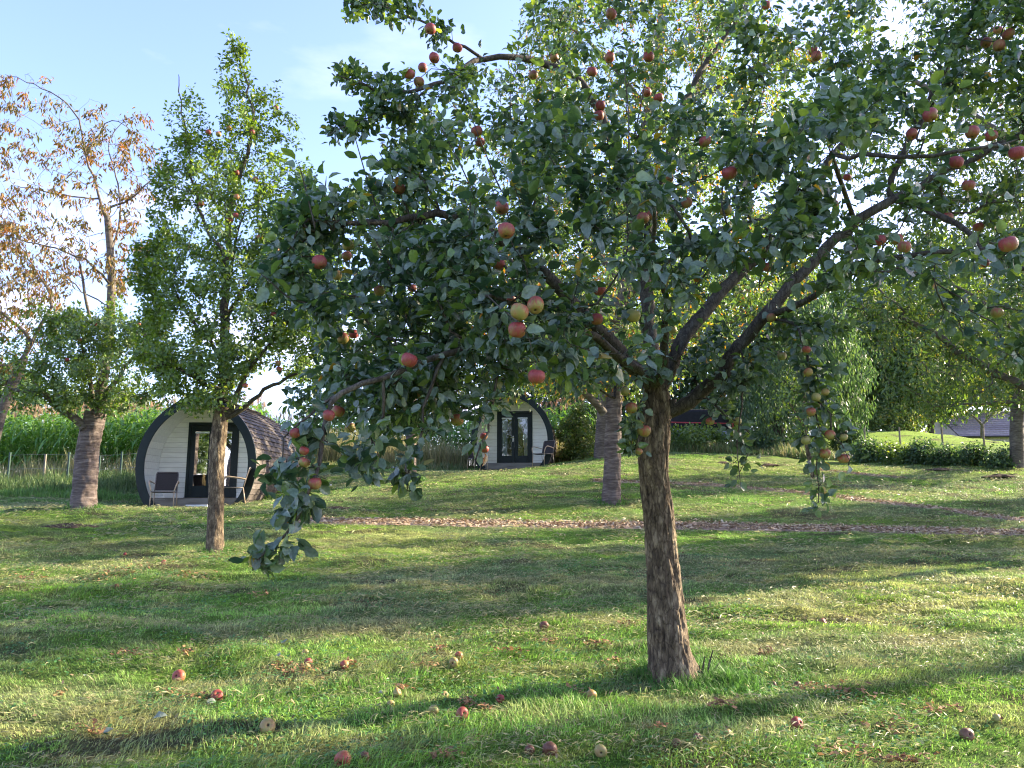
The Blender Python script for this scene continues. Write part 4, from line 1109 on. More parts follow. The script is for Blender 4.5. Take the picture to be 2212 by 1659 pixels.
# T2: tall narrow apple tree left
tree('apple_tree', 'tall narrow apple tree left of centre, its straight trunk in front of the nearer pod', 'apple tree', APL[:2],
     ([(465, 1200, 11.3), (466, 1100, 11.3), (468, 1000, 11.3), (474, 930, 11.3), (480, 880, 11.3)], .11, .085),
     [([(480, 880, 11.3), (484, 780, 11.3), (487, 640, 11.3), (490, 540, 11.35), (500, 430, 11.4), (535, 330, 11.4), (545, 240, 11.4), (515, 110, 11.4)], .085, .008),
      ([(478, 905, 11.3), (505, 870, 11.2), (520, 830, 11.1), (560, 770, 10.9), (620, 700, 10.7)], .05, .012),
      ([(478, 915, 11.3), (525, 880, 11.3), (560, 850, 11.2), (640, 800, 11.1), (700, 740, 11.0)], .045, .010),
      ([(484, 780, 11.3), (420, 700, 11.1), (360, 600, 11.0)], .035, .008), ([(486, 690, 11.3), (540, 600, 11.8), (600, 520, 12.0)], .04, .01),
      ([(487, 640, 11.3), (500, 560, 11.0), (530, 450, 10.7)], .035, .008), ([(490, 560, 11.3), (430, 450, 11.6), (395, 250, 11.7), (385, 160, 11.7)], .035, .006), ([(480, 860, 11.3), (400, 800, 11.0), (340, 790, 10.8)], .03, .008)],
     [(([(480, 120), (465, 230), (500, 300), (440, 280), (430, 190), (390, 170), (340, 190), (360, 300), (320, 380), (330, 450), (300, 540), (310, 640), (290, 740), (350, 850), (430, 890), (560, 790), (640, 830), (700, 800), (735, 700), (730, 590), (690, 480), (668, 350), (645, 240), (600, 175), (565, 170), (535, 110), (505, 75)], 11.3, 1150), dict(ry=1.5, gap=0.43, gscale=2.3)),
      (([(560, 460), (650, 430), (730, 520), (760, 640), (750, 760), (690, 840), (600, 810), (540, 700)], 11.0, 360), dict(ry=1.2, gap=0.42, gscale=2.3)),
      (([(290, 520), (360, 480), (340, 640), (360, 760), (290, 780), (250, 680)], 11.4, 110), dict(ry=.8, gap=0.42, gscale=2.3)),
      (([(300, 740), (450, 700), (560, 740), (520, 860), (440, 890), (330, 870)], 11.0, 160), dict(ry=1.0))],
     (None, M['twig_bark'], M['orchard_leaf']),
     dict(k=24, back=0.42, ln=0.070, tmpl=T_KITE, aspect=0.6, hang=0.1, upn=0.8, outn=0.5, spread=0.04, rnd=0.6),
     tip=0.0035, step=0.16, cen_h=4.0,
     apples=[(x, y, Y) for x, y, Y in ((495, 277, 11), (545, 285, 11), (511, 373, 10.6), (511, 425, 10.4), (509, 465, 10.6), (497, 475, 10.6), (561, 512, 10.4), (597, 540, 10.8), (597, 232, 11.2), (472, 290, 10.6), (530, 833, 10.6), (590, 679, 10.5), (601, 785, 10.6), (603, 797, 10.6), (450, 285, 10.8), (640, 692, 10.6), (435, 440, 10.4), (552, 388, 10.6))],
     trunk_hero=htr([.145, .118, .108, .104, .112, .10], M['apple_bark'], amp=0.012))
# T3: low apple / old cherry trunk at the left, lit head
tree('apple_tree', 'low leafy apple tree at the left, on a thick banded trunk before the maize', 'apple tree', CHL[:2],
     ([(180, 1110, 16), (183, 1050, 16), (188, 980, 16), (198, 930, 16), (208, 890, 16)], .25, .2),
     [([(200, 925, 16), (212, 890, 16), (218, 850, 16), (228, 790, 15.8)], .13, .05), ([(196, 935, 15.9), (165, 905, 15.8), (130, 885, 15.6), (95, 850, 15.4), (20, 838, 15.2)], .10, .03),
      ([(210, 890, 16), (250, 820, 15.5), (300, 760, 15.2)], .06, .02), ([(205, 890, 16), (190, 800, 15.4), (170, 720, 15.2)], .06, .015)],
     [(([(100, 700), (60, 780), (80, 870), (130, 890), (190, 870), (240, 900), (320, 870), (380, 820), (360, 640), (290, 690), (250, 630), (200, 690), (150, 640)], 15.6, 600), dict(ry=1.7, gap=0.41, gscale=1.8)),
      (([(-40, 700), (90, 640), (130, 800), (60, 900), (-40, 890)], 15.2, 70), dict(ry=0.8))],
     (None, M['cherry_limb'], M['orchard_leaf']),
     dict(k=22, back=0.5, ln=0.085, tmpl=T_KITE, aspect=0.62, hang=0.15, upn=0.9, outn=0.5, spread=0.06, rnd=0.55),
     tip=0.004, step=0.2, cen_h=3.5, apples=[(172, 734, 14.9), (145, 777, 14.8), (262, 760, 14.8), (160, 800, 14.8), (300, 700, 14.9), (205, 700, 14.8)],
     trunk_hero=htr([.275, .235, .225, .215, .20], M['cherry_bark'], amp=0.022))
# T4: sparse cherry with brown leaves
tree('cherry_tree', 'tall half bare cherry tree at the left with drooping brown leaves', 'cherry tree', D(192, 1080, 17.6)[:2],
     ([(192, 1090, 17.6), (205, 930, 17.6), (232, 760, 17.6), (241, 600, 17.6), (232, 470, 17.6)], .14, .075),
     [([(232, 470, 17.6), (215, 430, 17.5), (190, 340, 17.4), (160, 240, 17.3), (90, 190, 17.2), (10, 160, 17.2)], .034, .006), ([(228, 450, 17.6), (285, 430, 17.4), (335, 380, 17.2), (400, 360, 17.2)], .032, .006),
      ([(240, 560, 17.6), (260, 430, 18), (235, 300, 18.2), (300, 250, 18.2)], .034, .006), ([(238, 620, 17.6), (180, 560, 17.0), (60, 520, 16.8), (-20, 500, 16.8)], .03, .006),
      ([(238, 660, 17.6), (190, 640, 17.8), (120, 590, 18), (30, 620, 18)], .02, .005), ([(215, 430, 17.5), (130, 420, 17.0), (30, 400, 16.8)], .024, .006), ([(190, 330, 17.4), (240, 260, 17), (300, 300, 17)], .02, .005), ([(236, 700, 17.6), (200, 700, 17), (170, 560, 16.6)], .05, .02)],
     [(([(0, 160), (60, 160), (120, 200), (200, 210), (260, 250), (330, 230), (350, 330), (330, 470), (320, 600), (250, 640), (150, 620), (0, 720), (-60, 640), (-80, 300)], 17.5, 760), dict(ry=2.0)),
      (([(-60, 150), (120, 150), (130, 170), (-60, 200)], 17.3, 8), dict(ry=.4))],
     (None, M['cherry_limb'], M['brown_leaf']),
     dict(frac=0.40, k=20, back=0.12, ln=0.12, tmpl=T_KITE, aspect=0.36, hang=1.3, upn=0.3, outn=0.6, spread=0.06, rnd=0.7),
     tip=0.0036, step=0.25, cen_h=5, droop=0.12)
tree('cherry_tree', 'thin brown leaved cherry tree cut by the left edge', 'cherry tree', D(-40, 1060, 21)[:2],
     ([(-40, 1070, 21), (0, 900, 21), (50, 780, 21)], .17, .12),
     [([(50, 780, 21), (60, 730, 21), (20, 690, 21), (-60, 620, 21)], .07, .02), ([(58, 760, 21), (90, 700, 21), (110, 640, 21), (60, 560, 21)], .06, .02), ([(50, 780, 21), (0, 790, 20.5), (-80, 760, 20)], .05, .02), ([(60, 735, 21), (110, 740, 21), (170, 700, 21)], .04, .02)],
     [(([(-100, 420), (60, 440), (150, 560), (160, 720), (80, 800), (-100, 850)], 21, 420), dict(ry=1.8))],
     (None, M['cherry_limb'], M['brown_leaf']),
     dict(frac=0.5, k=18, back=0.16, ln=0.14, tmpl=T_KITE, aspect=0.38, hang=1.3, upn=0.3, outn=0.6, spread=0.08, rnd=0.7), tip=0.0045, step=0.3, cen_h=5, droop=0.1)
# T6: big cherry in the middle distance
tree('cherry_tree', 'tall yellowing cherry tree right behind the foreground apple tree', 'cherry tree', CHM[:2],
     ([(1322, 1095, 17), (1322, 1030, 17), (1324, 960, 17), (1326, 880, 17), (1330, 820, 17)], .22, .16),
     [([(1330, 820, 17), (1345, 650, 17), (1365, 480, 17.2), (1388, 300, 17.4), (1420, 120, 17.5), (1440, -80, 17.6)], .17, .07),
      ([(1318, 905, 16.9), (1280, 860, 16.5), (1230, 815, 16.1), (1160, 770, 15.8), (1040, 720, 15.4)], .10, .03),
      ([(1345, 650, 17), (1450, 560, 16.5), (1600, 470, 16)], .08, .03), ([(1388, 300, 17.4), (1430, 270, 17), (1560, 180, 16.6), (1700, 120, 16.6)], .075, .03), ([(1350, 620, 17), (1250, 500, 17.6), (1120, 380, 18)], .08, .03),
      ([(1400, 230, 17.4), (1300, 120, 17.8), (1200, 30, 18)], .07, .03), ([(1335, 780, 17), (1450, 740, 17.8), (1560, 720, 18.2)], .07, .03), ([(1340, 700, 17), (1250, 660, 16), (1100, 640, 15)], .07, .03)],
     [(([(1000, 300), (1060, 180), (1150, 40), (1250, -60), (1700, -80), (1760, 150), (1720, 330), (1760, 500), (1740, 640), (1640, 720), (1500, 780), (1440, 840), (1340, 850), (1200, 850), (1080, 870), (960, 850), (900, 760), (880, 620), (930, 460)], 17, 1350), dict(ry=3.2, gap=0.385, gscale=0.7))],
     (None, M['cherry_limb'], M['cherry_leaf']),
     dict(k=34, back=0.7, ln=0.12, tmpl=T_KITE, aspect=0.42, hang=0.9, upn=0.7, outn=0.4, spread=0.14, rnd=0.6, varf=lambda v, p: np.clip(v + RNG.normal(0.08, 0.17, len(v)), 0, 1)),
     tip=0.007, step=0.3, cen_h=5, droop=0.1, trunk_hero=htr([.225, .185, .175, .18, .17], M['cherry_bark'], amp=0.02))
tree('cherry_tree', 'pale barked cherry tree partly hidden by the thicker middle trunk', 'cherry tree', CH27[:2],
     ([(1300, 1000, 27), (1303, 940, 27), (1306, 880, 27), (1310, 800, 27)], .30, .22),
     [([(1310, 800, 27), (1320, 650, 27), (1340, 450, 27)], .2, .1), ([(1308, 830, 27), (1240, 760, 27), (1180, 700, 27)], .12, .04), ([(1315, 760, 27), (1400, 700, 27)], .12, .04)],
     [(([(1060, 620), (1100, 450), (1300, 350), (1480, 450), (1530, 700), (1450, 850), (1330, 860), (1180, 860), (1080, 800)], 27, 360), dict(ry=3.0))],
     (None, M['cherry_bark'], M['cherry_leaf']), dict(k=34, back=0.9, ln=0.17, tmpl=T_DIA, aspect=0.5, hang=0.7, upn=0.7, outn=0.4, spread=0.25, rnd=0.6), tip=0.01, step=0.5, cen_h=6)
tree('cherry_tree', 'slim pale cherry tree between the two pods', 'cherry tree', CH22[:2],
     ([(888, 1045, 22), (887, 980, 22), (889, 910, 22), (892, 820, 22)], .17, .13),
     [([(892, 820, 22), (900, 700, 22), (910, 520, 22)], .12, .05), ([(891, 860, 22), (830, 780, 22), (780, 700, 22)], .07, .03), ([(892, 840, 22), (960, 760, 22), (1000, 700, 22)], .07, .03)],
     [(([(760, 800), (740, 650), (800, 500), (900, 430), (1010, 500), (1040, 700), (1000, 820), (900, 860), (830, 850)], 22, 300), dict(ry=2.2))],
     (None, M['cherry_bark'], M['orchard_leaf']), dict(k=30, back=0.6, ln=0.11, tmpl=T_DIA, aspect=0.55, hang=0.5, upn=0.7, outn=0.4, spread=0.15, rnd=0.6), tip=0.008, step=0.4, cen_h=5)
YB = D(1757, 1032, 23)
tree('young_tree', 'young leaning sapling with a white tie, behind the hanging apple twig', 'sapling', YB[:2],
     ([(1759, 1036, 23), (1754, 1010, 23), (1748, 985, 23), (1742, 950, 23)], .085, .07),
     [([(1742, 950, 23), (1735, 880, 23), (1738, 800, 23)], .06, .02), ([(1740, 930, 23), (1700, 860, 23)], .03, .01), ([(1740, 925, 23), (1785, 860, 23)], .03, .01)],
     [(([(1680, 930), (1670, 820), (1740, 740), (1810, 820), (1800, 930), (1740, 950)], 23, 60), dict(ry=0.9))],
     (None, M['apple_bark'], M['orchard_leaf']), dict(k=18, back=0.5, ln=0.1, tmpl=T_DIA, aspect=0.6, hang=0.3, upn=0.7, outn=0.4, spread=0.1, rnd=0.6), tip=0.006, step=0.3, cen_h=2)
# T10: big cherry off the right edge, hanging its crown into the picture
RB = np.array([10.3, 12.6])
tree('cherry_tree', 'broad willowy cherry tree reaching in from the right edge with one long dark limb', 'cherry tree', RB,
     ([(2760, 1230, 12.6), (2750, 1000, 12.6), (2740, 860, 12.6)], .26, .2),
     [([(2740, 860, 12.6), (2500, 880, 12.6), (2330, 850, 12.6), (2212, 828, 12.6), (2100, 775, 12.6), (2010, 715, 12.6), (1950, 690, 12.6)], .13, .04),
      ([(2740, 860, 12.6), (2600, 650, 12.2), (2350, 420, 12.0), (2100, 250, 11.8), (1900, 130, 11.8)], .13, .03), ([(2740, 860, 12.6), (2700, 500, 12.6), (2500, 150, 12.6), (2300, -100, 12.6)], .15, .05),
      ([(2350, 420, 12.0), (2150, 420, 11.0), (1950, 450, 10.6)], .06, .02), ([(2330, 850, 12.6), (2200, 720, 13.5), (2050, 600, 14)], .06, .02)],
     [(([(1760, 150), (1900, -60), (2600, -100), (2650, 600), (2500, 820), (2300, 850), (2180, 840), (2060, 900), (1960, 860), (1880, 800), (1840, 640), (1850, 400), (1760, 300)], 12.8, 1500), dict(ry=3.2, gap=0.405, gscale=0.8))],
     (None, M['cherry_limb'], M['cherry_leaf']),
     dict(k=32, back=0.6, ln=0.105, tmpl=T_KITE, aspect=0.36, hang=0.8, upn=0.7, outn=0.3, spread=0.12, rnd=0.6, varf=lambda v, p: np.clip(v * 0.9, 0, 0.97)), tip=0.006, step=0.28, cen_h=4, droop=0.15)
R2 = D(2195, 985, 25)
tree('cherry_tree', 'dark trunked tree at the right edge beside the hedge', 'cherry tree', R2[:2],
     ([(2196, 1000, 25), (2196, 930, 25), (2198, 850, 25)], .22, .18),
     [([(2198, 850, 25), (2205, 700, 25), (2230, 500, 25)], .22, .1), ([(2198, 870, 25), (2110, 870, 25), (2060, 880, 25)], .08, .03), ([(2198, 800, 25), (2120, 700, 25)], .12, .05)],
     [(([(2030, 800), (2000, 600), (2080, 450), (2250, 380), (2450, 500), (2450, 850), (2300, 900), (2200, 880), (2160, 910), (2130, 860)], 25, 420), dict(ry=3))],
     (None, M['cherry_limb'], M['cherry_leaf']), dict(k=34, back=0.8, ln=0.15, tmpl=T_DIA, aspect=0.5, hang=0.6, upn=0.7, outn=0.4, spread=0.22, rnd=0.6), tip=0.01, step=0.5, cen_h=5)

tree('cherry_tree', 'unseen high crowned tree added beyond the right edge to shade the left foreground', 'cherry tree', np.array([14.8, 10.4]),  # unseen tree added, crown shaped to throw dappled shade on the left foreground
     ([(3440, 1260, 10.4), (3440, 900, 10.4), (3440, 600, 10.4), (3445, 300, 10.4)], .2, .13), [([(3445, 300, 10.4), (3300, 200, 10.4), (3200, 50, 10.4)], .08, .03), ([(3445, 300, 10.4), (3550, 150, 10.2), (3700, 0, 10)], .08, .03), ([(3445, 300, 10.4), (3460, 100, 10.8), (3480, -150, 11)], .09, .03)],
     [(([(3120, 130), (3100, -180), (3350, -420), (3800, -400), (3930, -150), (3900, 0), (3700, 110), (3400, 170)], 10.4, 420), dict(ry=2.4, gap=0.45, gscale=0.9))],
     (None, M['cherry_limb'], M['cherry_leaf']), dict(k=22, back=0.6, ln=0.13, tmpl=T_DIA, aspect=0.5, hang=0.6, upn=0.7, outn=0.4, spread=0.15, rnd=0.6), tip=0.008, step=0.4, cen_h=7)
# ---- background trees and bushes
def bush(name, label, cat, px, Y, poly, n, mat, k=30, ln=0.14, asp=0.55, hang=0.3, ry=None, base_y=None, group=None, spread=0.18, droop=0.0, tr=0.12):
    b = D(px, base_y or 1000, Y)
    by = project(np.array([b[0], Y, gz(b[0], Y)]))[1]
    top = min(p[1] for p in poly)
    mid = by + (top - by) * 0.5
    return tree(name, label, cat, b[:2], ([(px, by + 3, Y), (px + 1, (by + mid) / 2, Y), (px, mid, Y)], tr, tr * 0.6), [], [((poly, Y, int(n * 1.7)), dict(ry=ry))],
                (None, M['twig_bark'], mat), dict(k=k, back=0.6, ln=ln, tmpl=T_DIA, aspect=asp, hang=hang, upn=0.8, outn=0.5, spread=spread, rnd=0.6), tip=0.008, step=0.45, cen_h=2, group=group, droop=droop)
bush('weeping_tree', 'dark weeping tree with trailing foliage behind the hanging apple twig', 'weeping tree', 1680, 33, [(1590, 980), (1600, 800), (1650, 680), (1740, 620), (1860, 680), (1890, 800), (1870, 930), (1780, 950), (1720, 975)], 230, M['dark_leaf'], k=36, ln=0.22, asp=0.3, hang=1.8, ry=3, droop=0.3, tr=0.25)
bush('evergreen_tree', 'dark green tree seen through the gap right of the apple trunk', 'tree', 1500, 40, [(1380, 930), (1370, 750), (1400, 600), (1520, 520), (1640, 600), (1660, 800), (1640, 920)], 240, M['dark_leaf'], k=38, ln=0.30, ry=4, spread=0.4, tr=0.3)
bush('evergreen_tree', 'dark green tree behind the far pod and the middle trunk', 'tree', 1240, 42, [(1130, 930), (1120, 780), (1180, 640), (1300, 600), (1400, 700), (1410, 930)], 240, M['dark_leaf'], k=38, ln=0.30, ry=4, spread=0.4, tr=0.3)
bush('broadleaf_tree', 'mid green tree rising behind the lawn at the right', 'tree', 1960, 47, [(1850, 905), (1830, 740), (1880, 560), (2010, 500), (2110, 600), (2100, 780), (2040, 880), (1980, 915)], 240, M['orchard_leaf'], k=36, ln=0.30, ry=4, spread=0.4, tr=0.3)
bush('broadleaf_tree', 'tall tree behind the barn at the right edge', 'tree', 2300, 66, [(2120, 880), (2100, 640), (2200, 420), (2400, 380), (2550, 600), (2500, 900), (2230, 900)], 220, M['orchard_leaf'], k=36, ln=0.45, ry=6, spread=0.6, tr=0.4)
bush('hedgerow_tree', 'dark hedgerow tree above the maize at the far left', 'tree', 20, 60, [(-150, 900), (-140, 820), (-40, 790), (60, 810), (90, 860), (80, 895)], 120, M['dark_leaf'], k=36, ln=0.45, ry=3, spread=0.5, tr=0.3)
bush('hedgerow_tree', 'low hedgerow tree on the skyline left of the nearer pod', 'tree', 260, 70, [(120, 905), (150, 870), (260, 850), (330, 872), (350, 905)], 90, M['dark_leaf'], k=36, ln=0.45, ry=3, spread=0.5, tr=0.3)
bush('broadleaf_tree', 'light green tree directly left of the barn roof, above the lawn', 'tree', 2010, 42, [(1890, 910), (1870, 780), (1930, 660), (2040, 640), (2100, 740), (2090, 860), (2030, 900)], 260, M['cherry_leaf'], k=40, ln=0.24, hang=0.8, ry=3, spread=0.35, tr=0.2, base_y=940)
bush('broadleaf_tree', 'light green tree between the weeping tree and the yellowish lawn bush', 'tree', 1850, 44, [(1750, 920), (1740, 760), (1800, 620), (1900, 600), (1960, 740), (1950, 900)], 260, M['orchard_leaf'], k=40, ln=0.26, hang=0.6, ry=3.4, spread=0.38, tr=0.2)
bush('hedgerow_tree', 'dark tree filling the skyline behind the weeping tree', 'tree', 1720, 52, [(1560, 930), (1560, 700), (1680, 560), (1820, 600), (1880, 780), (1880, 930)], 200, M['dark_leaf'], k=40, ln=0.42, ry=4, spread=0.55, tr=0.3)
bush('hedgerow_tree', 'leafy tree on the skyline between lawn and barn', 'tree', 2080, 62, [(1980, 905), (1960, 760), (2050, 600), (2150, 600), (2200, 760), (2180, 890), (2100, 870)], 180, M['orchard_leaf'], k=40, ln=0.42, ry=4, spread=0.55, tr=0.3)
bush('shrub', 'yellowish bush seen between the middle trunk and the foreground trunk', 'shrub', 1370, 31.5, [(1335, 990), (1335, 930), (1365, 890), (1400, 900), (1425, 940), (1425, 990)], 110, M['yellow_leaf'], k=26, ln=0.12, ry=1.2, spread=0.12, tr=0.05)
bush('shrub', 'green bush closing the gap beside the farm trailer', 'shrub', 1420, 36, [(1350, 985), (1350, 890), (1400, 850), (1460, 880), (1470, 985)], 120, M['orchard_leaf'], k=30, ln=0.16, ry=1.5, spread=0.2, tr=0.06)
bush('shrub', 'yellowing shrub between the far pod and the middle trunk', 'shrub', 1245, 30, [(1205, 985), (1200, 930), (1235, 885), (1260, 870), (1275, 920), (1300, 940), (1300, 985)], 120, M['yellow_leaf'], k=24, ln=0.11, ry=1.0, spread=0.1, tr=0.05)
bush('shrub', 'dark shrub in front of the dark trees beside the maize edge', 'shrub', 1275, 33.5, [(1262, 960), (1255, 900), (1275, 870), (1300, 880), (1310, 960)], 60, M['dark_leaf'], k=26, ln=0.14, ry=0.8, spread=0.12, tr=0.05)
bush('shrub', 'rounded green bramble mound right of the apple trunk', 'shrub', 1505, 31.5, [(1440, 985), (1445, 935), (1490, 922), (1560, 930), (1575, 985)], 130, M['orchard_leaf'], k=26, ln=0.13, ry=1.2, spread=0.12, tr=0.05)
bush('shrub', 'low grey green bush left of the sapling', 'shrub', 1640, 31.5, [(1580, 985), (1590, 945), (1650, 935), (1710, 950), (1730, 985)], 110, M['dark_leaf'], k=26, ln=0.13, ry=1.0, spread=0.12, tr=0.05)
bush('shrub', 'sunlit yellow green bush at the near end of the lawn', 'shrub', 1915, 40, [(1850, 935), (1850, 895), (1910, 870), (1985, 885), (1995, 935)], 130, M['yellow_leaf'], k=26, ln=0.15, ry=1.5, spread=0.15, tr=0.05)  # yellow of the sunlight is put into the leaf colour here
bush('shrub', 'small bush between the hanging twig and the lawn', 'shrub', 1830, 33, [(1790, 985), (1795, 930), (1830, 905), (1865, 930), (1870, 985)], 80, M['dark_leaf'], k=26, ln=0.13, ry=1.0, spread=0.12, tr=0.05)
hs = [(1880, 27.6, 'dark leafy hedge plant next to the hanging twig, first of the low row'), (1935, 27.2, 'hedge plant with the lightest green leaves, second of the low row'), (1990, 26.8, 'third plant of the low hedge row before the bright lawn'), (2045, 26.3, 'fourth plant of the low hedge row, below the small bare tree'), (2105, 25.8, 'thin hedge plant with the lawn showing through, below the barn roof'), (2165, 25.2, 'last hedge plant beside the dark right hand trunk')]
for k, (px, Y, lb) in enumerate(hs):
    t_ = 944 + k * 3 + (k % 2) * 10
    bush('hedge_plant', lb, 'hedge plant', px, Y, [(px - 38, 1012), (px - 36, t_ + 20), (px - 5, t_), (px + 30, t_ + 14), (px + 38, 1012)], 60 if k < 4 else 34, M['dark_leaf'] if k != 1 else M['orchard_leaf'], k=26, ln=0.11, ry=0.7, spread=0.12, group='low hedge plants before the lawn', tr=0.03)
BT = D(2122, 950, 44)
tree('bare_tree', 'small spreading nearly bare tree in front of the barn roof', 'tree', BT[:2],
     ([(2122, 960, 44), (2122, 935, 44), (2122, 918, 44)], .12, .09), [([(2122, 918, 44), (2090, 890, 44), (2060, 880, 44)], .06, .03), ([(2122, 918, 44), (2150, 890, 44), (2175, 880, 44)], .06, .03)],
     [(([(2050, 905), (2060, 850), (2125, 830), (2190, 850), (2195, 905), (2125, 900)], 44, 60), dict(ry=1.5))],
     (None, M['cherry_limb'], M['yellow_leaf']), dict(k=10, back=0.5, ln=0.14, tmpl=T_DIA, aspect=0.4, hang=0.5, upn=0.7, outn=0.4, spread=0.1, rnd=0.6), tip=0.015, step=0.4, cen_h=3)
# ---- orchard trees standing just outside the picture: they shade the lawn and show in the glass
def copy_tree(src, label, x, y, rz, s=1.0, z=None, group=None):
    r = src.copy(); COL.objects.link(r); r.location = (x, y, gz(x, y)); r.rotation_euler = (0, 0, rz); r.scale = (s, s, s); r['label'] = label
    for ch in src.children:
        c = ch.copy(); COL.objects.link(c); c.parent = r
        for g in ch.children:
            d_ = g.copy(); COL.objects.link(d_); d_.parent = c
    return r
TALL = [o for o in bpy.data.objects if o.get('category') == 'apple tree' and 'tall narrow' in o['label']][0]
BROWN = [o for o in bpy.data.objects if o.get('category') == 'cherry tree' and 'half bare' in o['label']][0]
LOW = [o for o in bpy.data.objects if o.get('category') == 'apple tree' and 'low leafy' in o['label']][0]
for lb, src, x, y, rz, s in [
    ('tall apple tree outside the picture to the left of the apple rows', TALL, -14.5, 5.0, 1.0, 1.0),
    ('brown leaved cherry tree outside the picture on the left, reflected in the pod glass', BROWN, -19.5, 9.0, 2.0, 1.0),
    ('apple tree outside the picture on the right, nearest to the path ends', TALL, 15.8, 16.0, 2.2, 1.0),
    ('apple tree outside the picture on the right, level with the far path', TALL, 19.5, 20.5, 4.0, 1.1),
    ('low apple tree outside the picture on the right of the foreground', LOW, 15.5, 8.6, 1.5, 1.0)]:
    copy_tree(src, lb, x, y, rz, s)

# ------------------------------------------------------------------ maize
def maize(name, label, px0, px1, Y0, rows, rowgap, per_m, hh=2.35):
    P = []
    for r in range(rows):
        Y = Y0 + r * rowgap
        x0, x1 = D(px0, 1000, Y)[0], D(px1, 1000, Y)[0]
        n = int((x1 - x0) * per_m * (1 if r < 4 else 0.6))
        x = np.linspace(x0, x1, n) + RNG.normal(0, 0.05, n)
        P.append(np.stack([x, np.full(n, Y) + RNG.normal(0, 0.08, n)], -1))
    P = np.concatenate(P)
    k = clear_of(P[:, 0], P[:, 1]); P = P[k]
    z = gh(P[:, 0], P[:, 1]); n = len(P)
    hts = hh * RNG.uniform(0.88, 1.08, n) * (0.92 + 0.16 * fbm(P[:, 0] * 0.5, P[:, 1] * 0.5, 3, 2))
    V, F4, A_, o = [], [], [], 0
    NL = 13; SEG = 5
    for q in range(NL):
        hq = hts * (0.16 + 0.74 * q / (NL - 1)) + RNG.normal(0, 0.04, n)
        az = (q % 2) * math.pi + RNG.normal(0, 0.6, n) + np.arange(n) * 0.7
        Ln = hh * RNG.uniform(0.26, 0.40, n) * (1.05 - 0.4 * abs(q / NL - 0.5))
        wd = RNG.uniform(0.035, 0.055, n); rise = RNG.uniform(0.45, 1.1, n); dr = RNG.uniform(0.7, 1.5, n)
        dx_, dy_ = np.cos(az), np.sin(az)
        ring_ = []
        for s in range(SEG + 1):
            t = s / SEG
            rad = Ln * t * (1 - 0.15 * t); zz = hq + Ln * (rise * t - dr * t * t)
            w_ = wd * (1 - t) ** 0.6 * (0.75 + 0.6 * t) + 0.001
            c = np.stack([P[:, 0] + dx_ * rad, P[:, 1] + dy_ * rad, z + zz], -1)
            sd = np.stack([-dy_, dx_, np.zeros(n)], -1) * w_[:, None]
            sd[:, 2] += np.sin(t * 5 + q) * 0.012
            ring_.append(np.stack([c - sd, c + sd], 1))
        R = np.stack(ring_, 1).reshape(n, -1, 3)          # n, (SEG+1)*2
        kk = (SEG + 1) * 2
        base = (np.arange(n) * kk)[:, None]
        for s in range(SEG):
            F4.append(np.stack([base[:, 0] + 2 * s, base[:, 0] + 2 * s + 1, base[:, 0] + 2 * s + 3, base[:, 0] + 2 * s + 2], -1) + o)
        V.append(R.reshape(-1, 3)); o += n * kk
        dry = 1.0 if q < 2 else 0.0
        A_.append(np.repeat(np.clip(RNG.normal(0.4, 0.22, n) + dry * 0.45, 0, 1), kk))
    # stalks and tassels
    th = np.arange(4) / 4 * 2 * math.pi
    for (a, b, r0, r1, vv) in ((0.0, 1.0, 0.013, 0.006, 0.8),):
        bt = np.stack([P[:, 0], P[:, 1], z + hts * a - 0.05], -1); tp2 = np.stack([P[:, 0], P[:, 1], z + hts * b], -1)
        off = np.stack([np.cos(th), np.sin(th), 0 * th], -1)
        R = np.concatenate([bt[:, None] + off * r0, tp2[:, None] + off * r1], 1)
        base = np.arange(n) * 8
        for k2 in range(4):
            F4.append(np.stack([base + k2, base + (k2 + 1) % 4, base + 4 + (k2 + 1) % 4, base + 4 + k2], -1) + o)
        V.append(R.reshape(-1, 3)); o += n * 8; A_.append(np.full(n * 8, vv))
    stuff = link(name, np_mesh(name, np.concatenate(V), [np.concatenate(F4)], attrs={'var': np.concatenate(A_)}, smooth=False), M['maize_leaf'])
    tag(stuff, label, 'maize', kind='stuff')
    m_ = 9; tv = []
    a = RNG.random((n, m_)) * 6.283; ln_ = RNG.uniform(0.14, 0.30, (n, m_)); le = RNG.uniform(0.05, 0.6, (n, m_))
    b0 = np.repeat(np.stack([P[:, 0], P[:, 1], z + hts - 0.02], -1)[:, None], m_, 1)
    d_ = np.stack([np.cos(a) * le, np.sin(a) * le, np.ones_like(a)], -1) * ln_[..., None]
    s_ = np.stack([-np.sin(a), np.cos(a), 0 * a], -1) * 0.010
    Vt = np.stack([b0 - s_, b0 + s_, b0 + d_ + s_ * 0.5, b0 + d_ - s_ * 0.5], 2).reshape(-1, 3)
    q_ = len(Vt) // 4
    ts = link(name + '_tassels', np_mesh(name + '_tassels', Vt, [np.arange(q_ * 4).reshape(q_, 4)], attrs={'var': np.repeat(RNG.random(q_), 4)}, smooth=False), M['tassel'], stuff)
    return stuff
maize('maize_field', 'tall green maize with pinkish tassels filling the left background', -160, 560, 28.0, 9, 0.75, 6.5, hh=2.5)
maize('maize_field', 'green maize standing behind the two pods and the slim cherry trunk', 560, 1262, 32.5, 7, 0.75, 5.0)

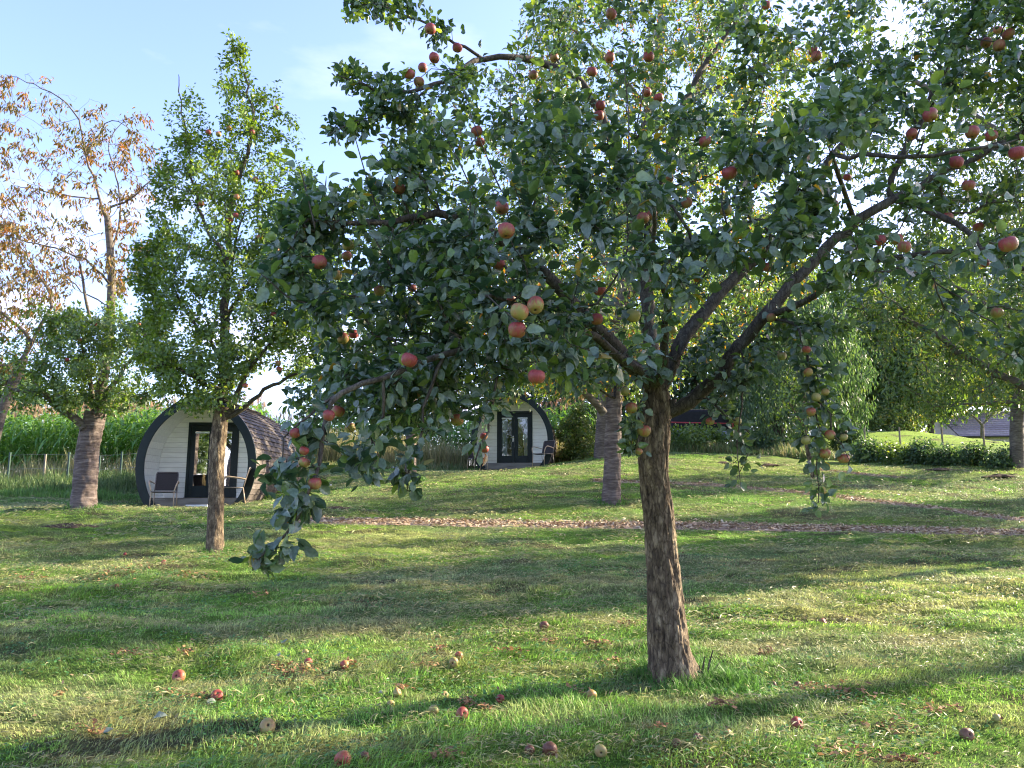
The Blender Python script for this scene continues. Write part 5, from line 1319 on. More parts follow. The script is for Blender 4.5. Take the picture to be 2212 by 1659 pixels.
# ------------------------------------------------------------------ camping pods
M['trim'] = simple('trim', (0.006, 0.015, 0.016), 0.45, 0.3, nscale=5, namt=0.2, bump=0.05)
M['cream'] = simple('cream', (0.86, 0.83, 0.73), 0.5, 0.4, nscale=3, namt=0.07, bump=0.06, stretch=(1, 6, 6), varamt=0.05)
M['shingle'] = simple('shingle', (0.100, 0.084, 0.074), 0.8, 0.25, nscale=14, namt=0.45, bump=0.5, stretch=(1, 0.25, 1), varamt=0.35)
M['deck'] = simple('deck', (0.19, 0.175, 0.15), 0.8, 0.2, nscale=10, namt=0.3, bump=0.2, stretch=(0.2, 1, 1), varamt=0.15)
M['darkwood'] = simple('darkwood', (0.05, 0.045, 0.04), 0.8, 0.2, nscale=10, namt=0.3)
M['white'] = simple('white', (0.75, 0.77, 0.78), 0.45, 0.4, nscale=4, namt=0.04, bump=0)
M['curtain'] = simple('curtain', (0.42, 0.47, 0.50), 0.9, 0.1, nscale=20, namt=0.2, bump=0.2, stretch=(1, 1, 0.1))
M['patterned'] = simple('patterned', (0.26, 0.24, 0.13), 0.9, 0.1, nscale=16, namt=0.7, bump=0.2)
M['inner_wood'] = simple('inner_wood', (0.30, 0.22, 0.13), 0.6, 0.3, nscale=8, namt=0.25, stretch=(0.3, 1, 1))
M['metal'] = simple('metal', (0.62, 0.62, 0.60), 0.3, 0.5, metal=0.9, nscale=4, namt=0.04, bump=0)
M['sling'] = simple('sling', (0.040, 0.033, 0.032), 0.75, 0.25, nscale=120, namt=0.35, bump=0.3)
M['tan_frame'] = simple('tan_frame', (0.42, 0.31, 0.20), 0.35, 0.5, nscale=10, namt=0.15, bump=0)
M['grey_frame'] = simple('grey_frame', (0.16, 0.135, 0.12), 0.35, 0.5, nscale=10, namt=0.15, bump=0)
def glass_mat(name, refl):
    m, nt, out = mat_new(name); l = nt.links.new
    tr = N(nt, 'BsdfTransparent'); tr.inputs[0].default_value = (0.80, 0.84, 0.82, 1)
    gl = N(nt, 'BsdfGlossy', i_Roughness=0.02); gl.inputs['Color'].default_value = (0.95, 0.95, 1, 1)
    tc = N(nt, 'TexCoord'); nz = N(nt, 'TexNoise', i_Scale=2.5, i_Detail=1.0); l(tc.outputs['Object'], nz.inputs['Vector'])
    bp = N(nt, 'Bump', i_Strength=0.06, i_Distance=0.02); l(nz.outputs['Fac'], bp.inputs['Height']); l(bp.outputs['Normal'], gl.inputs['Normal'])
    fr = N(nt, 'Fresnel', i_IOR=1.5); mr = N(nt, 'MapRange'); mr.inputs['To Min'].default_value = refl; mr.inputs['To Max'].default_value = 1.0
    l(fr.outputs[0], mr.inputs['Value'])
    ms = N(nt, 'MixShader'); l(mr.outputs['Result'], ms.inputs[0]); l(tr.outputs[0], ms.inputs[1]); l(gl.outputs[0], ms.inputs[2]); l(ms.outputs[0], out.inputs['Surface'])
    return m
M['glass_mirror'] = glass_mat('glass_mirror', 0.62)
M['glass_clear'] = glass_mat('glass_clear', 0.10)

_prof = np.array([(1.10, 0.0), (1.24, 0.18), (1.36, 0.42), (1.45, 0.75), (1.48, 1.08), (1.455, 1.40), (1.37, 1.72), (1.22, 2.03), (1.00, 2.32), (0.72, 2.57), (0.40, 2.77), (0.0, 2.93)])
PR = resample(_prof, 0.05)
def prof_w(z, inset=0.0):
    return float(np.interp(z, PR[:, 1], PR[:, 0])) - inset
def offset(p, d):
    t = np.gradient(p, axis=0); t /= np.linalg.norm(t, axis=1)[:, None]
    nn = np.stack([t[:, 1], -t[:, 0]], -1)
    q = p + nn * d; q[:, 0] = np.maximum(q[:, 0], 0); return q
def pod(label, x, y, rz, glass, LEN=4.8, REC=1.05, curtains=True, step=False):
    z0 = min(gz(x - 1.1, y), gz(x + 1.1, y)) + 0.02
    t = empty('camping_pod', (x, y, z0), rz); tag(t, label, 'camping pod')
    s_len = np.concatenate([[0], np.cumsum(np.linalg.norm(np.diff(PR, axis=0), axis=1))]); tot = s_len[-1]
    def at(s): return np.array([np.interp(s, s_len, PR[:, 0]), np.interp(s, s_len, PR[:, 1])])
    # shingled shell: courses lapped over one another
    mb = MB(); nC = 25; ch = tot / nC
    for side in (-1, 1):
        for c in range(nC):
            p0 = at(c * ch - 0.004); p1 = at((c + 1) * ch)
            tt = (p1 - p0) / np.linalg.norm(p1 - p0); nn = np.array([tt[1], -tt[0]])
            a = p0 + nn * 0.034; b = p1 + nn * 0.012; a_in = p0 + nn * 0.006
            yy = -0.02 - random.random() * 0.1
            while yy < LEN:
                w_ = random.uniform(0.14, 0.30); y0_ = max(yy, -0.02); y1_ = min(yy + w_ - 0.004, LEN)
                if y1_ > y0_ + 0.01:
                    dj = random.uniform(-0.004, 0.006); q = a + nn * dj
                    vs = [(side * q[0], y0_, q[1]), (side * q[0], y1_, q[1]), (side * b[0], y1_, b[1]), (side * b[0], y0_, b[1]), (side * a_in[0], y0_, a_in[1]), (side * a_in[0], y1_, a_in[1])]
                    fs = [(0, 1, 2, 3), (4, 5, 1, 0)]
                    if side < 0: fs = [f[::-1] for f in fs]
                    mb.add(vs, fs, random.random())
                yy += w_
    roof = mb.build('roof', M['shingle'], t)
    mb = MB(); mb.box(-0.09, 0.09, -0.03, LEN, 2.955, 2.985); mb.build('ridge_cap', M['shingle'], roof)
    # solid shell under the shingles (outside skin) and cream lining of the porch
    def band_mesh(o1, o2, y0, y1, n=None):
        A_, B_ = offset(PR, o1), offset(PR, o2)
        m_ = MB()
        for side in (-1, 1):
            vs = []
            for a_, b_ in zip(A_, B_):
                vs += [(side * a_[0], y0, a_[1]), (side * b_[0], y0, b_[1]), (side * a_[0], y1, a_[1]), (side * b_[0], y1, b_[1])]
            fs = []
            for i in range(len(A_) - 1):
                q = i * 4; w = q + 4
                f4 = [(q, q + 1, w + 1, w), (q + 2, w + 2, w + 3, q + 3), (q, w, w + 2, q + 2), (q + 1, q + 3, w + 3, w + 1)]
                fs += [f[::-1] for f in f4] if side < 0 else f4
            m_.add(vs, fs)
        return m_
    band_mesh(0.002, -0.05, 0.0, LEN - 0.02).build('shell', M['inner_wood'], t)
    band_mesh(0.045, -0.17, -0.065, -0.022).build('arch_trim', M['trim'], t, bevel=0.006)
    # porch lining boards
    mb = MB(); nb = 20
    P2 = offset(PR, -0.052); sl = np.concatenate([[0], np.cumsum(np.linalg.norm(np.diff(P2, axis=0), axis=1))])
    z_deck = 0.27
    for side in (-1, 1):
        for c in range(nb):
            s0 = sl[-1] * c / nb + 0.003; s1 = sl[-1] * (c + 1) / nb - 0.003
            p0 = np.array([np.interp(s0, sl, P2[:, 0]), np.interp(s0, sl, P2[:, 1])]); p1 = np.array([np.interp(s1, sl, P2[:, 0]), np.interp(s1, sl, P2[:, 1])])
            if p1[1] < z_deck: continue
            tt = (p1 - p0) / np.linalg.norm(p1 - p0); nn = -np.array([tt[1], -tt[0]]) * 0.014
            pts = [(side * p0[0], p0[1]), (side * (p0 + nn)[0], (p0 + nn)[1]), (side * (p1 + nn)[0], (p1 + nn)[1]), (side * p1[0], p1[1])]
            if side < 0: pts = pts[::-1]
            mb.prism(pts, -0.02, REC, random.random())
    mb.build('porch_lining', M['cream'], t)
    # front wall boards round the door
    DW, DH = 0.68, 2.03
    zt = z_deck + DH
    def wall(yw, name, openings, mat):
        mb = MB(); bh = 0.135; z = z_deck + 0.004
        while z < 2.80:
            z1 = min(z + bh, 2.84)
            w0, w1 = prof_w(z, 0.07), prof_w(z1 - 0.005, 0.07)
            op = None
            for (ox0, ox1, oz0, oz1) in openings:
                if z < oz1 - 0.01 and z1 > oz0 + 0.01: op = (ox0, ox1)
            v_ = random.random()
            if op:
                mb.prism([(-w0, z), (op[0], z), (op[0], z1 - 0.006), (-w1, z1 - 0.006)], yw, yw + 0.03, v_)
                mb.prism([(op[1], z), (w0, z), (w1, z1 - 0.006), (op[1], z1 - 0.006)], yw, yw + 0.03, v_)
            else:
                mb.prism([(-w0, z), (w0, z), (max(w1, .02), z1 - 0.006), (-max(w1, .02), z1 - 0.006)], yw, yw + 0.03, v_)
            z = z1
        return mb.build(name, mat, t)
    n_b = int(round(DH / 0.135)); zt = z_deck + 0.004 + n_b * 0.135
    wall(REC, 'front_wall', [(-DW, DW, z_deck, zt)], M['cream'])
    mb = MB(); w_ = prof_w(1.0)
    # backing skin just behind the boards, with the same opening
    for side in (-1, 1):
        zz = [z_deck, 0.6, 1.08, 1.5, 1.9, zt]
        for a_, b_ in zip(zz[:-1], zz[1:]):
            mb.prism([(side * DW, a_), (side * prof_w(a_, 0.06), a_), (side * prof_w(b_, 0.06), b_), (side * DW, b_)][::side], REC + 0.032, REC + 0.06)
    mb.prism([(-prof_w(zt, .06), zt), (prof_w(zt, .06), zt), (prof_w(2.6, .06), 2.6), (0.05, 2.84), (-0.05, 2.84), (-prof_w(2.6, .06), 2.6)], REC + 0.032, REC + 0.06)
    mb.build('inner_wall', M['inner_wood'], t)
    # door set
    fr = MB()
    fr.box(-DW, -DW + 0.07, REC - 0.025, REC + 0.07, z_deck + 0.002, zt - 0.002); fr.box(DW - 0.07, DW, REC - 0.025, REC + 0.07, z_deck + 0.002, zt - 0.002)
    fr.box(-DW + 0.07, DW - 0.07, REC - 0.025, REC + 0.07, zt - 0.09, zt - 0.002)
    df = fr.build('door_frame', M['trim'], t, bevel=0.004)
    sm = MB(); sm.box(-DW - 0.01, DW + 0.01, REC - 0.07, REC + 0.07, z_deck - 0.03, z_deck + 0.012); sm.build('sill', M['darkwood'], df)
    iw = DW - 0.073
    for side in (-1, 1):
        xa, xb = (-iw, -0.003) if side < 0 else (0.003, iw)
        zb, zc = z_deck + 0.02, zt - 0.10
        st, top, bot = 0.12, 0.14, 0.30
        d_ = MB()
        d_.box(xa, xa + st, REC - 0.012, REC + 0.035, zb, zc); d_.box(xb - st, xb, REC - 0.012, REC + 0.035, zb, zc)
        d_.box(xa + st, xb - st, REC - 0.012, REC + 0.035, zc - top, zc); d_.box(xa + st, xb - st, REC - 0.012, REC + 0.035, zb, zb + bot)
        do = d_.build('door', M['trim'], t, bevel=0.004)
        g_ = MB(); g_.add([(xa + st - .003, REC + 0.006, zb + bot - .003), (xb - st + .003, REC + 0.006, zb + bot - .003), (xb - st + .003, REC + 0.006, zc - top + .003), (xa + st - .003, REC + 0.006, zc - top + .003)], [(0, 1, 2, 3)])
        g_.build('glass', M[glass], do)
        b_ = MB(); b_.box(xa + st - 0.01, xb - st + 0.01, REC - 0.016, REC - 0.001, zc - top - 0.06, zc - top - 0.015); b_.build('vent_bar', M['white'], do)
        if side < 0:
            h_ = MB(); h_.box(xb - 0.075, xb - 0.045, REC - 0.024, REC - 0.0125, 1.12, 1.34); h_.tube([(xb - 0.06, REC - 0.02, 1.28), (xb - 0.06, REC - 0.065, 1.28), (xb - 0.18, REC - 0.065, 1.285)], 0.010, 8)
            h_.build('handle', M['metal'], do, smooth=False)
    # deck, skirt, skids
    d_ = MB(); yy = -0.015
    while yy < REC - 0.02:
        w_ = min(0.14, REC - 0.002 - yy); d_.box(-prof_w(z_deck, 0.075), prof_w(z_deck, 0.075), yy, yy + w_ - 0.006, z_deck - 0.03, z_deck, random.random()); yy += 0.14
    d_.build('deck', M['deck'], t)
    s_ = MB(); s_.prism([(-prof_w(0.03, 0.11), 0.03), (prof_w(0.03, 0.11), 0.03), (prof_w(z_deck - 0.035, 0.11), z_deck - 0.035), (-prof_w(z_deck - 0.035, 0.11), z_deck - 0.035)], -0.02, 0.015); s_.build('skirt_board', M['deck'], t)
    k_ = MB(); k_.box(-1.0, -0.85, 0.05, LEN - 0.1, -0.25, 0.06); k_.box(0.85, 1.0, 0.05, LEN - 0.1, -0.25, 0.06); k_.box(-0.85, 0.85, 0.04, 0.10, -0.1, 0.02); k_.build('skid', M['darkwood'], t)
    # inside: floor, rear wall with a window, blinds and curtains
    f_ = MB(); f_.box(-1.15, 1.15, REC + 0.07, LEN - 0.1, z_deck - 0.04, z_deck - 0.01); f_.build('floor', M['inner_wood'], t)
    wx0, wx1, wz0, wz1 = -0.55, 0.42, z_deck + 0.004 + 0.135 * 6, z_deck + 0.004 + 0.135 * 11
    wall(LEN - 0.06, 'rear_wall', [(wx0, wx1, wz0, wz1)], M['inner_wood'])
    w_ = MB()
    for (a_, b_, c_, e_) in ((wx0, wx0 + 0.05, wz0, wz1), (wx1 - 0.05, wx1, wz0, wz1), (wx0 + .05, wx1 - .05, wz0, wz0 + 0.05), (wx0 + .05, wx1 - .05, wz1 - 0.05, wz1)):
        w_.box(a_, b_, LEN - 0.075, LEN - 0.015, c_, e_)
    wf = w_.build('rear_window', M['trim'], t)
    g_ = MB(); g_.add([(wx0 + .05, LEN - 0.05, wz0 + .05), (wx1 - .05, LEN - 0.05, wz0 + .05), (wx1 - .05, LEN - 0.05, wz1 - .05), (wx0 + .05, LEN - 0.05, wz1 - .05)], [(0, 1, 2, 3)]); g_.build('glass', M['glass_clear'], wf)
    if curtains:
        for (xa, xb, mt) in ((-0.50, -0.30, 'curtain'), (0.34, 0.53, 'curtain'), (0.12, 0.30, 'patterned')):
            c_ = MB(); n_ = 24; vs = []
            for i in range(n_ + 1):
                xx = xa + (xb - xa) * i / n_; yy = REC + 0.14 + 0.018 * math.sin(i * 1.9)
                vs += [(xx, yy, z_deck + 0.05), (xx, yy, zt - 0.14)]
            c_.add(vs, [(2 * i, 2 * i + 2, 2 * i + 3, 2 * i + 1) for i in range(n_)]); co = c_.build('curtain', M[mt], t, smooth=True)
    return t, z0
POD1, zp1 = pod('larger looking camping pod at the left with mirror bright door glass and dark shingled side', PODS[0][0][0], PODS[0][0][1], PODS[0][1], 'glass_mirror', curtains=False)
POD2, zp2 = pod('smaller looking camping pod in the centre distance with net curtains behind its double door', PODS[1][0][0], PODS[1][0][1], PODS[1][1], 'glass_clear')
st_ = MB(); st_.box(-0.27, 0.27, -0.17, 0.17, 0, 0.03); st_.box(-0.25, 0.25, -0.15, 0.15, -0.03, 0.0)
q = D(428, 1101, 19.1); so = st_.build('doorstep_tray', M['white'], None, bevel=0.008, loc=(q[0], 19.15, gz(q[0], 19.15) + 0.05)); tag(so, 'flat pale blue white tray lying on the grass before the nearer pod', 'tray')

# ------------------------------------------------------------------ garden chairs
def chair():
    t = empty('garden_chair', (0, 0, 0))
    w, sh, d = 0.26, 0.43, 0.25       # half width, seat height, half depth; faces -Y
    s_ = MB(); n = 8; vs = []
    for i in range(n + 1):
        yy = -d + 2 * d * i / n; zz = sh - 0.015 * math.sin(math.pi * i / n) + (0.012 if i == 0 else 0)
        vs += [(-w + 0.01, yy, zz), (w - 0.01, yy, zz), (-w + 0.01, yy, zz - 0.012), (w - 0.01, yy, zz - 0.012)]
    fs = []
    for i in range(n): a = 4 * i; fs += [(a, a + 1, a + 5, a + 4), (a + 2, a + 6, a + 7, a + 3), (a, a + 4, a + 6, a + 2), (a + 1, a + 3, a + 7, a + 5)]
    fs += [(0, 2, 3, 1), (4 * n, 4 * n + 1, 4 * n + 3, 4 * n + 2)]
    s_.add(vs, fs); s_.build('seat', M['sling'], t)
    b_ = MB(); vs = []; n = 8
    for i in range(n + 1):
        u = i / n; zz = sh + 0.03 + 0.46 * u; yy = d + 0.01 + 0.10 * u + 0.03 * u * u * (1 if u < .9 else 1.6)
        vs += [(-w + 0.012, yy, zz), (w - 0.012, yy, zz), (-w + 0.012, yy + 0.012, zz), (w - 0.012, yy + 0.012, zz)]
    fs = []
    for i in range(n): a = 4 * i; fs += [(a, a + 1, a + 5, a + 4), (a + 2, a + 6, a + 7, a + 3), (a, a + 4, a + 6, a + 2), (a + 1, a + 3, a + 7, a + 5)]
    fs += [(0, 2, 3, 1), (4 * n, 4 * n + 1, 4 * n + 3, 4 * n + 2)]
    b_.add(vs, fs); b_.build('backrest', M['sling'], t)
    f_ = MB(); f_.tube([(-w, -d, sh), (w, -d, sh)], 0.012, 8); f_.tube([(-w, -d, sh), (-w, d, sh - .005)], 0.012, 8); f_.tube([(w, -d, sh), (w, d, sh - .005)], 0.012, 8)
    for sx in (-1, 1):
        f_.tube([(sx * w, d + 0.0, sh - 0.01), (sx * w, d + 0.055, sh + 0.22), (sx * w, d + 0.115, sh + 0.44), (sx * (w - .02), d + 0.14, sh + 0.495)], 0.012, 8)
    f_.tube([(-w + .02, d + 0.14, sh + 0.495), (w - .02, d + 0.14, sh + 0.495)], 0.012, 8)
    f_.build('seat_frame', M['grey_frame'], t, smooth=True)
    for sx in (-1, 1):
        a_ = MB(); pts = [(sx * w, d + 0.06, sh + 0.20), (sx * (w + .035), d - 0.06, sh + 0.225), (sx * (w + .055), 0.0, sh + 0.25), (sx * (w + .065), -d + 0.12, sh + 0.262), (sx * (w + .065), -d + 0.05, sh + 0.235), (sx * (w + .045), -d + 0.012, sh + 0.17), (sx * (w + .005), -d - 0.0, sh + 0.02)]
        a_.tube([tuple(p) for p in resample(pts, 0.03)], 0.0155, 8); a_.build('armrest', M['tan_frame'], t, smooth=True)
        l_ = MB(); l_.tube([(sx * w, -d + 0.01, sh), (sx * (w + .012), -d - 0.012, 0.0)], 0.0125, 8); l_.build('leg', M['tan_frame'], t, smooth=True)
        l_ = MB(); l_.tube([(sx * w, d - 0.0, sh), (sx * (w + .012), d + 0.075, 0.0)], 0.0125, 8); l_.build('leg', M['tan_frame'], t, smooth=True)
    return t
c0 = chair()
def place_chair(px, py, Y, rz, label, first=None, s=1.0):
    q = D(px, py, Y)
    r = first or copy_tree(c0, label, 0, 0, 0)
    r.location = (q[0], Y, gz(q[0], Y) + 0.02); r.rotation_euler = (0, 0, rz); r.scale = (s, s, s)
    tag(r, label, 'garden chair', 'mesh garden chairs outside the pods'); return r
place_chair(352, 1098, 19.08, math.radians(16), 'garden chair on the left of the nearer pod, turned to the front', c0, 1.0)
place_chair(500, 1098, 19.12, math.radians(-72), 'garden chair seen side on behind the straight trunk, right of the nearer pod', None, 1.0)
place_chair(1032, 1018, 27.55, math.radians(30), 'garden chair half hidden by hanging leaves, left of the far pod door', None, 1.0)
place_chair(1173, 1018, 27.45, math.radians(-42), 'garden chair at the right end of the far pod, turned inwards', None, 1.0)

# ------------------------------------------------------------------ field fence, barn, trailer
M['green_post'] = simple('green_post', (0.03, 0.06, 0.045), 0.5, 0.4)
M['old_post'] = simple('old_post', (0.22, 0.19, 0.15), 0.9, 0.2)
M['wire'] = simple('wire', (0.25, 0.25, 0.24), 0.5, 0.4)
t = empty('wire_fence', (D(148, 1050, 24.6)[0], 24.6, gz(D(148, 1050, 24.6)[0], 24.6)))
tag(t, 'low wire fence on thin stakes in front of the maize at the left', 'fence')
fx = [(20, 24.7), (97, 24.6), (148, 24.4), (215, 24.6), (262, 24.7), (306, 24.8)]
pp = []
for k, (px, Y) in enumerate(fx):
    x = D(px, 1000, Y)[0]; z = gz(x, Y); pp.append((x - t.location[0], Y - t.location[1], z - t.location[2]))
    p_ = MB(); p_.box(pp[-1][0] - 0.025, pp[-1][0] + 0.025, pp[-1][1] - 0.025, pp[-1][1] + 0.025, pp[-1][2] - 0.2, pp[-1][2] + 1.05 - 0.1 * (k % 2)); p_.build('post', M['green_post'] if k != 1 else M['old_post'], t)
for hz_ in (0.5, 0.95):
    w_ = MB(); w_.tube([(a_[0], a_[1] - 0.03, a_[2] + hz_) for a_ in pp], 0.004, 4); w_.build('wire', M['wire'], t)
t = empty('wire_fence', (D(2000, 985, 29.5)[0], 29.5, gz(D(2000, 985, 29.5)[0], 29.5)))
tag(t, 'thin post and wire fence behind the low hedge at the right', 'fence')
pp = []
for k, (px, Y) in enumerate([(1872, 30), (1948, 29.6), (2040, 29), (2130, 28.2), (2230, 27.4)]):
    x = D(px, 1000, Y)[0]; z = gz(x, Y); pp.append((x - t.location[0], Y - t.location[1], z - t.location[2]))
    p_ = MB(); p_.tube([(pp[-1][0], pp[-1][1], pp[-1][2] - 0.2), (pp[-1][0], pp[-1][1], pp[-1][2] + 1.15)], 0.035, 8); p_.build('post', M['old_post'], t)
for hz_ in (0.5, 1.0):
    w_ = MB(); w_.tube([(a_[0], a_[1] - 0.04, a_[2] + hz_) for a_ in pp], 0.004, 4); w_.build('wire', M['wire'], t)
# barn: tiled roof over a low wall
M['tiles'] = simple('tiles', (0.36, 0.29, 0.29), 0.7, 0.3, nscale=6, namt=0.2, varamt=0.15)
M['plaster'] = simple('plaster', (0.45, 0.42, 0.37), 0.9, 0.2)
bx = D(2072, 940, 58)
t = empty('barn', (bx[0], 58, bx[2] - 2.6), -0.12); tag(t, 'barn with a long purplish tiled roof behind the lawn at the right', 'barn')
b_ = MB(); b_.box(0.3, 13.7, 0.4, 7.6, -4, 2.5); b_.build('wall', M['plaster'], t)
r_ = MB()
for i in range(12):
    a, b = i / 12, (i + 1) / 12
    y0_, y1_ = 0 + 4 * a, 0 + 4 * b; z0_, z1_ = 2.5 + 2.3 * a, 2.5 + 2.3 * b
    r_.add([(0, y0_ - .03, z0_ + 0.05), (14, y0_ - .03, z0_ + 0.05), (14, y1_, z1_), (0, y1_, z1_), (0, y0_ - .03, z0_ + .01), (14, y0_ - .03, z0_ + .01)], [(0, 1, 2, 3), (4, 5, 1, 0)], random.random())
r_.add([(0, 4, 4.8), (14, 4, 4.8), (14, 8, 2.5), (0, 8, 2.5)], [(0, 1, 2, 3)]); r_.add([(0, 0, 2.45), (0, 4, 4.75), (0, 8, 2.45)], [(0, 1, 2)])
r_.build('roof', M['tiles'], t)
g_ = MB(); g_.tube([(0, -0.1, 2.47), (14, -0.1, 2.47)], 0.07, 8); g_.build('gutter', M['darkwood'], t)
# farm trailer half hidden right of the trunk
M['red_paint'] = simple('red_paint', (0.42, 0.03, 0.03), 0.45, 0.5); M['pale_sheet'] = simple('pale_sheet', (0.34, 0.36, 0.42), 0.5, 0.4); M['black'] = simple('black', (0.012, 0.012, 0.013), 0.6, 0.3)
q = D(1470, 945, 33.5)
t = empty('farm_trailer', (q[0], 33.5, gz(q[0], 33.5))); tag(t, 'farm trailer with red rails and pale side board, right of the foreground trunk', 'trailer')
b_ = MB(); b_.box(-0.4, 2.5, 0, 1.8, 0.55, 0.62); b_.box(-0.4, 2.5, 0.0, 0.04, 0.62, 0.92); b_.build('side_board', M['pale_sheet'], t)
b_ = MB(); b_.box(-0.3, 2.3, 0.3, 1.6, 0.93, 1.9); b_.build('load', M['black'], t, bevel=0.1)
b_ = MB(); b_.tube([(-0.4, 0.0, 1.28), (2.5, 0.0, 1.22)], 0.03, 8); b_.build('rail', M['red_paint'], t)
b_ = MB(); b_.tube([(2.2, -0.04, 0.5), (2.35, -0.04, 1.25)], 0.04, 6); b_.tube([(2.5, -0.04, 0.5), (2.55, -0.04, 1.25)], 0.04, 6); b_.tube([(2.55, -0.04, 0.95), (3.2, -0.04, 0.95)], 0.035, 6); b_.build('end_frame', M['red_paint'], t)
for wx_ in (0.2, 1.9):
    w_ = MB(); ring_ = [(wx_ + 0.33 * math.cos(a), 0.06, 0.33 + 0.33 * math.sin(a)) for a in np.linspace(0, 2 * math.pi, 25)]; w_.tube(ring_, 0.09, 8); w_.build('tyre', M['black'], t, smooth=True)
# bits of white plastic
def scrap(dx, dy, Y, s, label, seed):
    x = D(dx, dy, Y)[0]; z = gz(x, Y); rng = random.Random(seed); m_ = MB(); n = 6; vs = []
    for i in range(n):
        for j in range(n):
            vs.append(((i / (n - 1) - .5) * s, (j / (n - 1) - .5) * s * .6, s * 0.35 * rng.random()))
    m_.add(vs, [(i * n + j, (i + 1) * n + j, (i + 1) * n + j + 1, i * n + j + 1) for i in range(n - 1) for j in range(n - 1)])
    o = m_.build('plastic_scrap', M['white'], None, smooth=True, loc=(x, Y, z + 0.03)); tag(o, label, 'plastic scrap'); return o
scrap(1612, 951, 31, 0.32, 'crumpled white plastic beside the low grey green bush', 1)
scrap(851, 996, 27.5, 0.30, 'crumpled white scrap in the grass left of the slim cherry trunk', 2)
scrap(706, 1044, 21.5, 0.24, 'small white scrap on the lawn right of the nearer pod', 3)
# molehills / bare soil
M['soil'] = simple('soil', (0.075, 0.052, 0.036), 0.95, 0.1, nscale=25, namt=0.5, bump=0.9)
def mound(dx, dy, r, rx, label, seed):
    x, y = hit(dx, dy); V_ = []; n1, n2 = 7, 22
    z = gz(x, y)
    for i in range(n1):
        for k in range(n2):
            a = 2 * math.pi * k / n2; u = 1 - i / (n1 - 1); nn_ = mnoise.noise(Vector((math.cos(a) * 1.7 + seed, math.sin(a) * 1.7, u * 3)))
            rr_ = r * u * (1 + 0.35 * nn_); V_.append((math.cos(a) * rr_ * rx, math.sin(a) * rr_, (1 - u * u) * r * 0.22 * (1 + 0.5 * nn_) - 0.015 * u))
    f = [(i * n2 + k, i * n2 + (k + 1) % n2, (i + 1) * n2 + (k + 1) % n2, (i + 1) * n2 + k) for i in range(n1 - 1) for k in range(n2)]
    m_ = MB(); m_.add(V_, f); o = m_.build('molehill', M['soil'], None, smooth=True, loc=(x, y, z)); tag(o, label, 'molehill')
for a in [(2030, 1016, .33, 1.6, 'broad dark soil heap on the lawn below the hedge row', 1), (2160, 1032, .30, 1.5, 'dark soil heap near the right edge of the lawn', 2), (2185, 1024, .25, 1.2, 'small soil heap closest to the right hand trunk', 3), (1660, 1006, .25, 1.5, 'low soil patch left of the sapling', 4), (1560, 1000, .22, 1.6, 'small soil patch below the bramble mound', 5),
          (730, 1097, .22, 2.0, 'flat soil patch between path and nearer pod', 6), (150, 1135, .22, 2.2, 'soil patch on the lawn before the thick banded trunk', 7), (1085, 1019, .16, 1.6, 'small soil heap against the far pod skirt', 8)]: mound(*a)

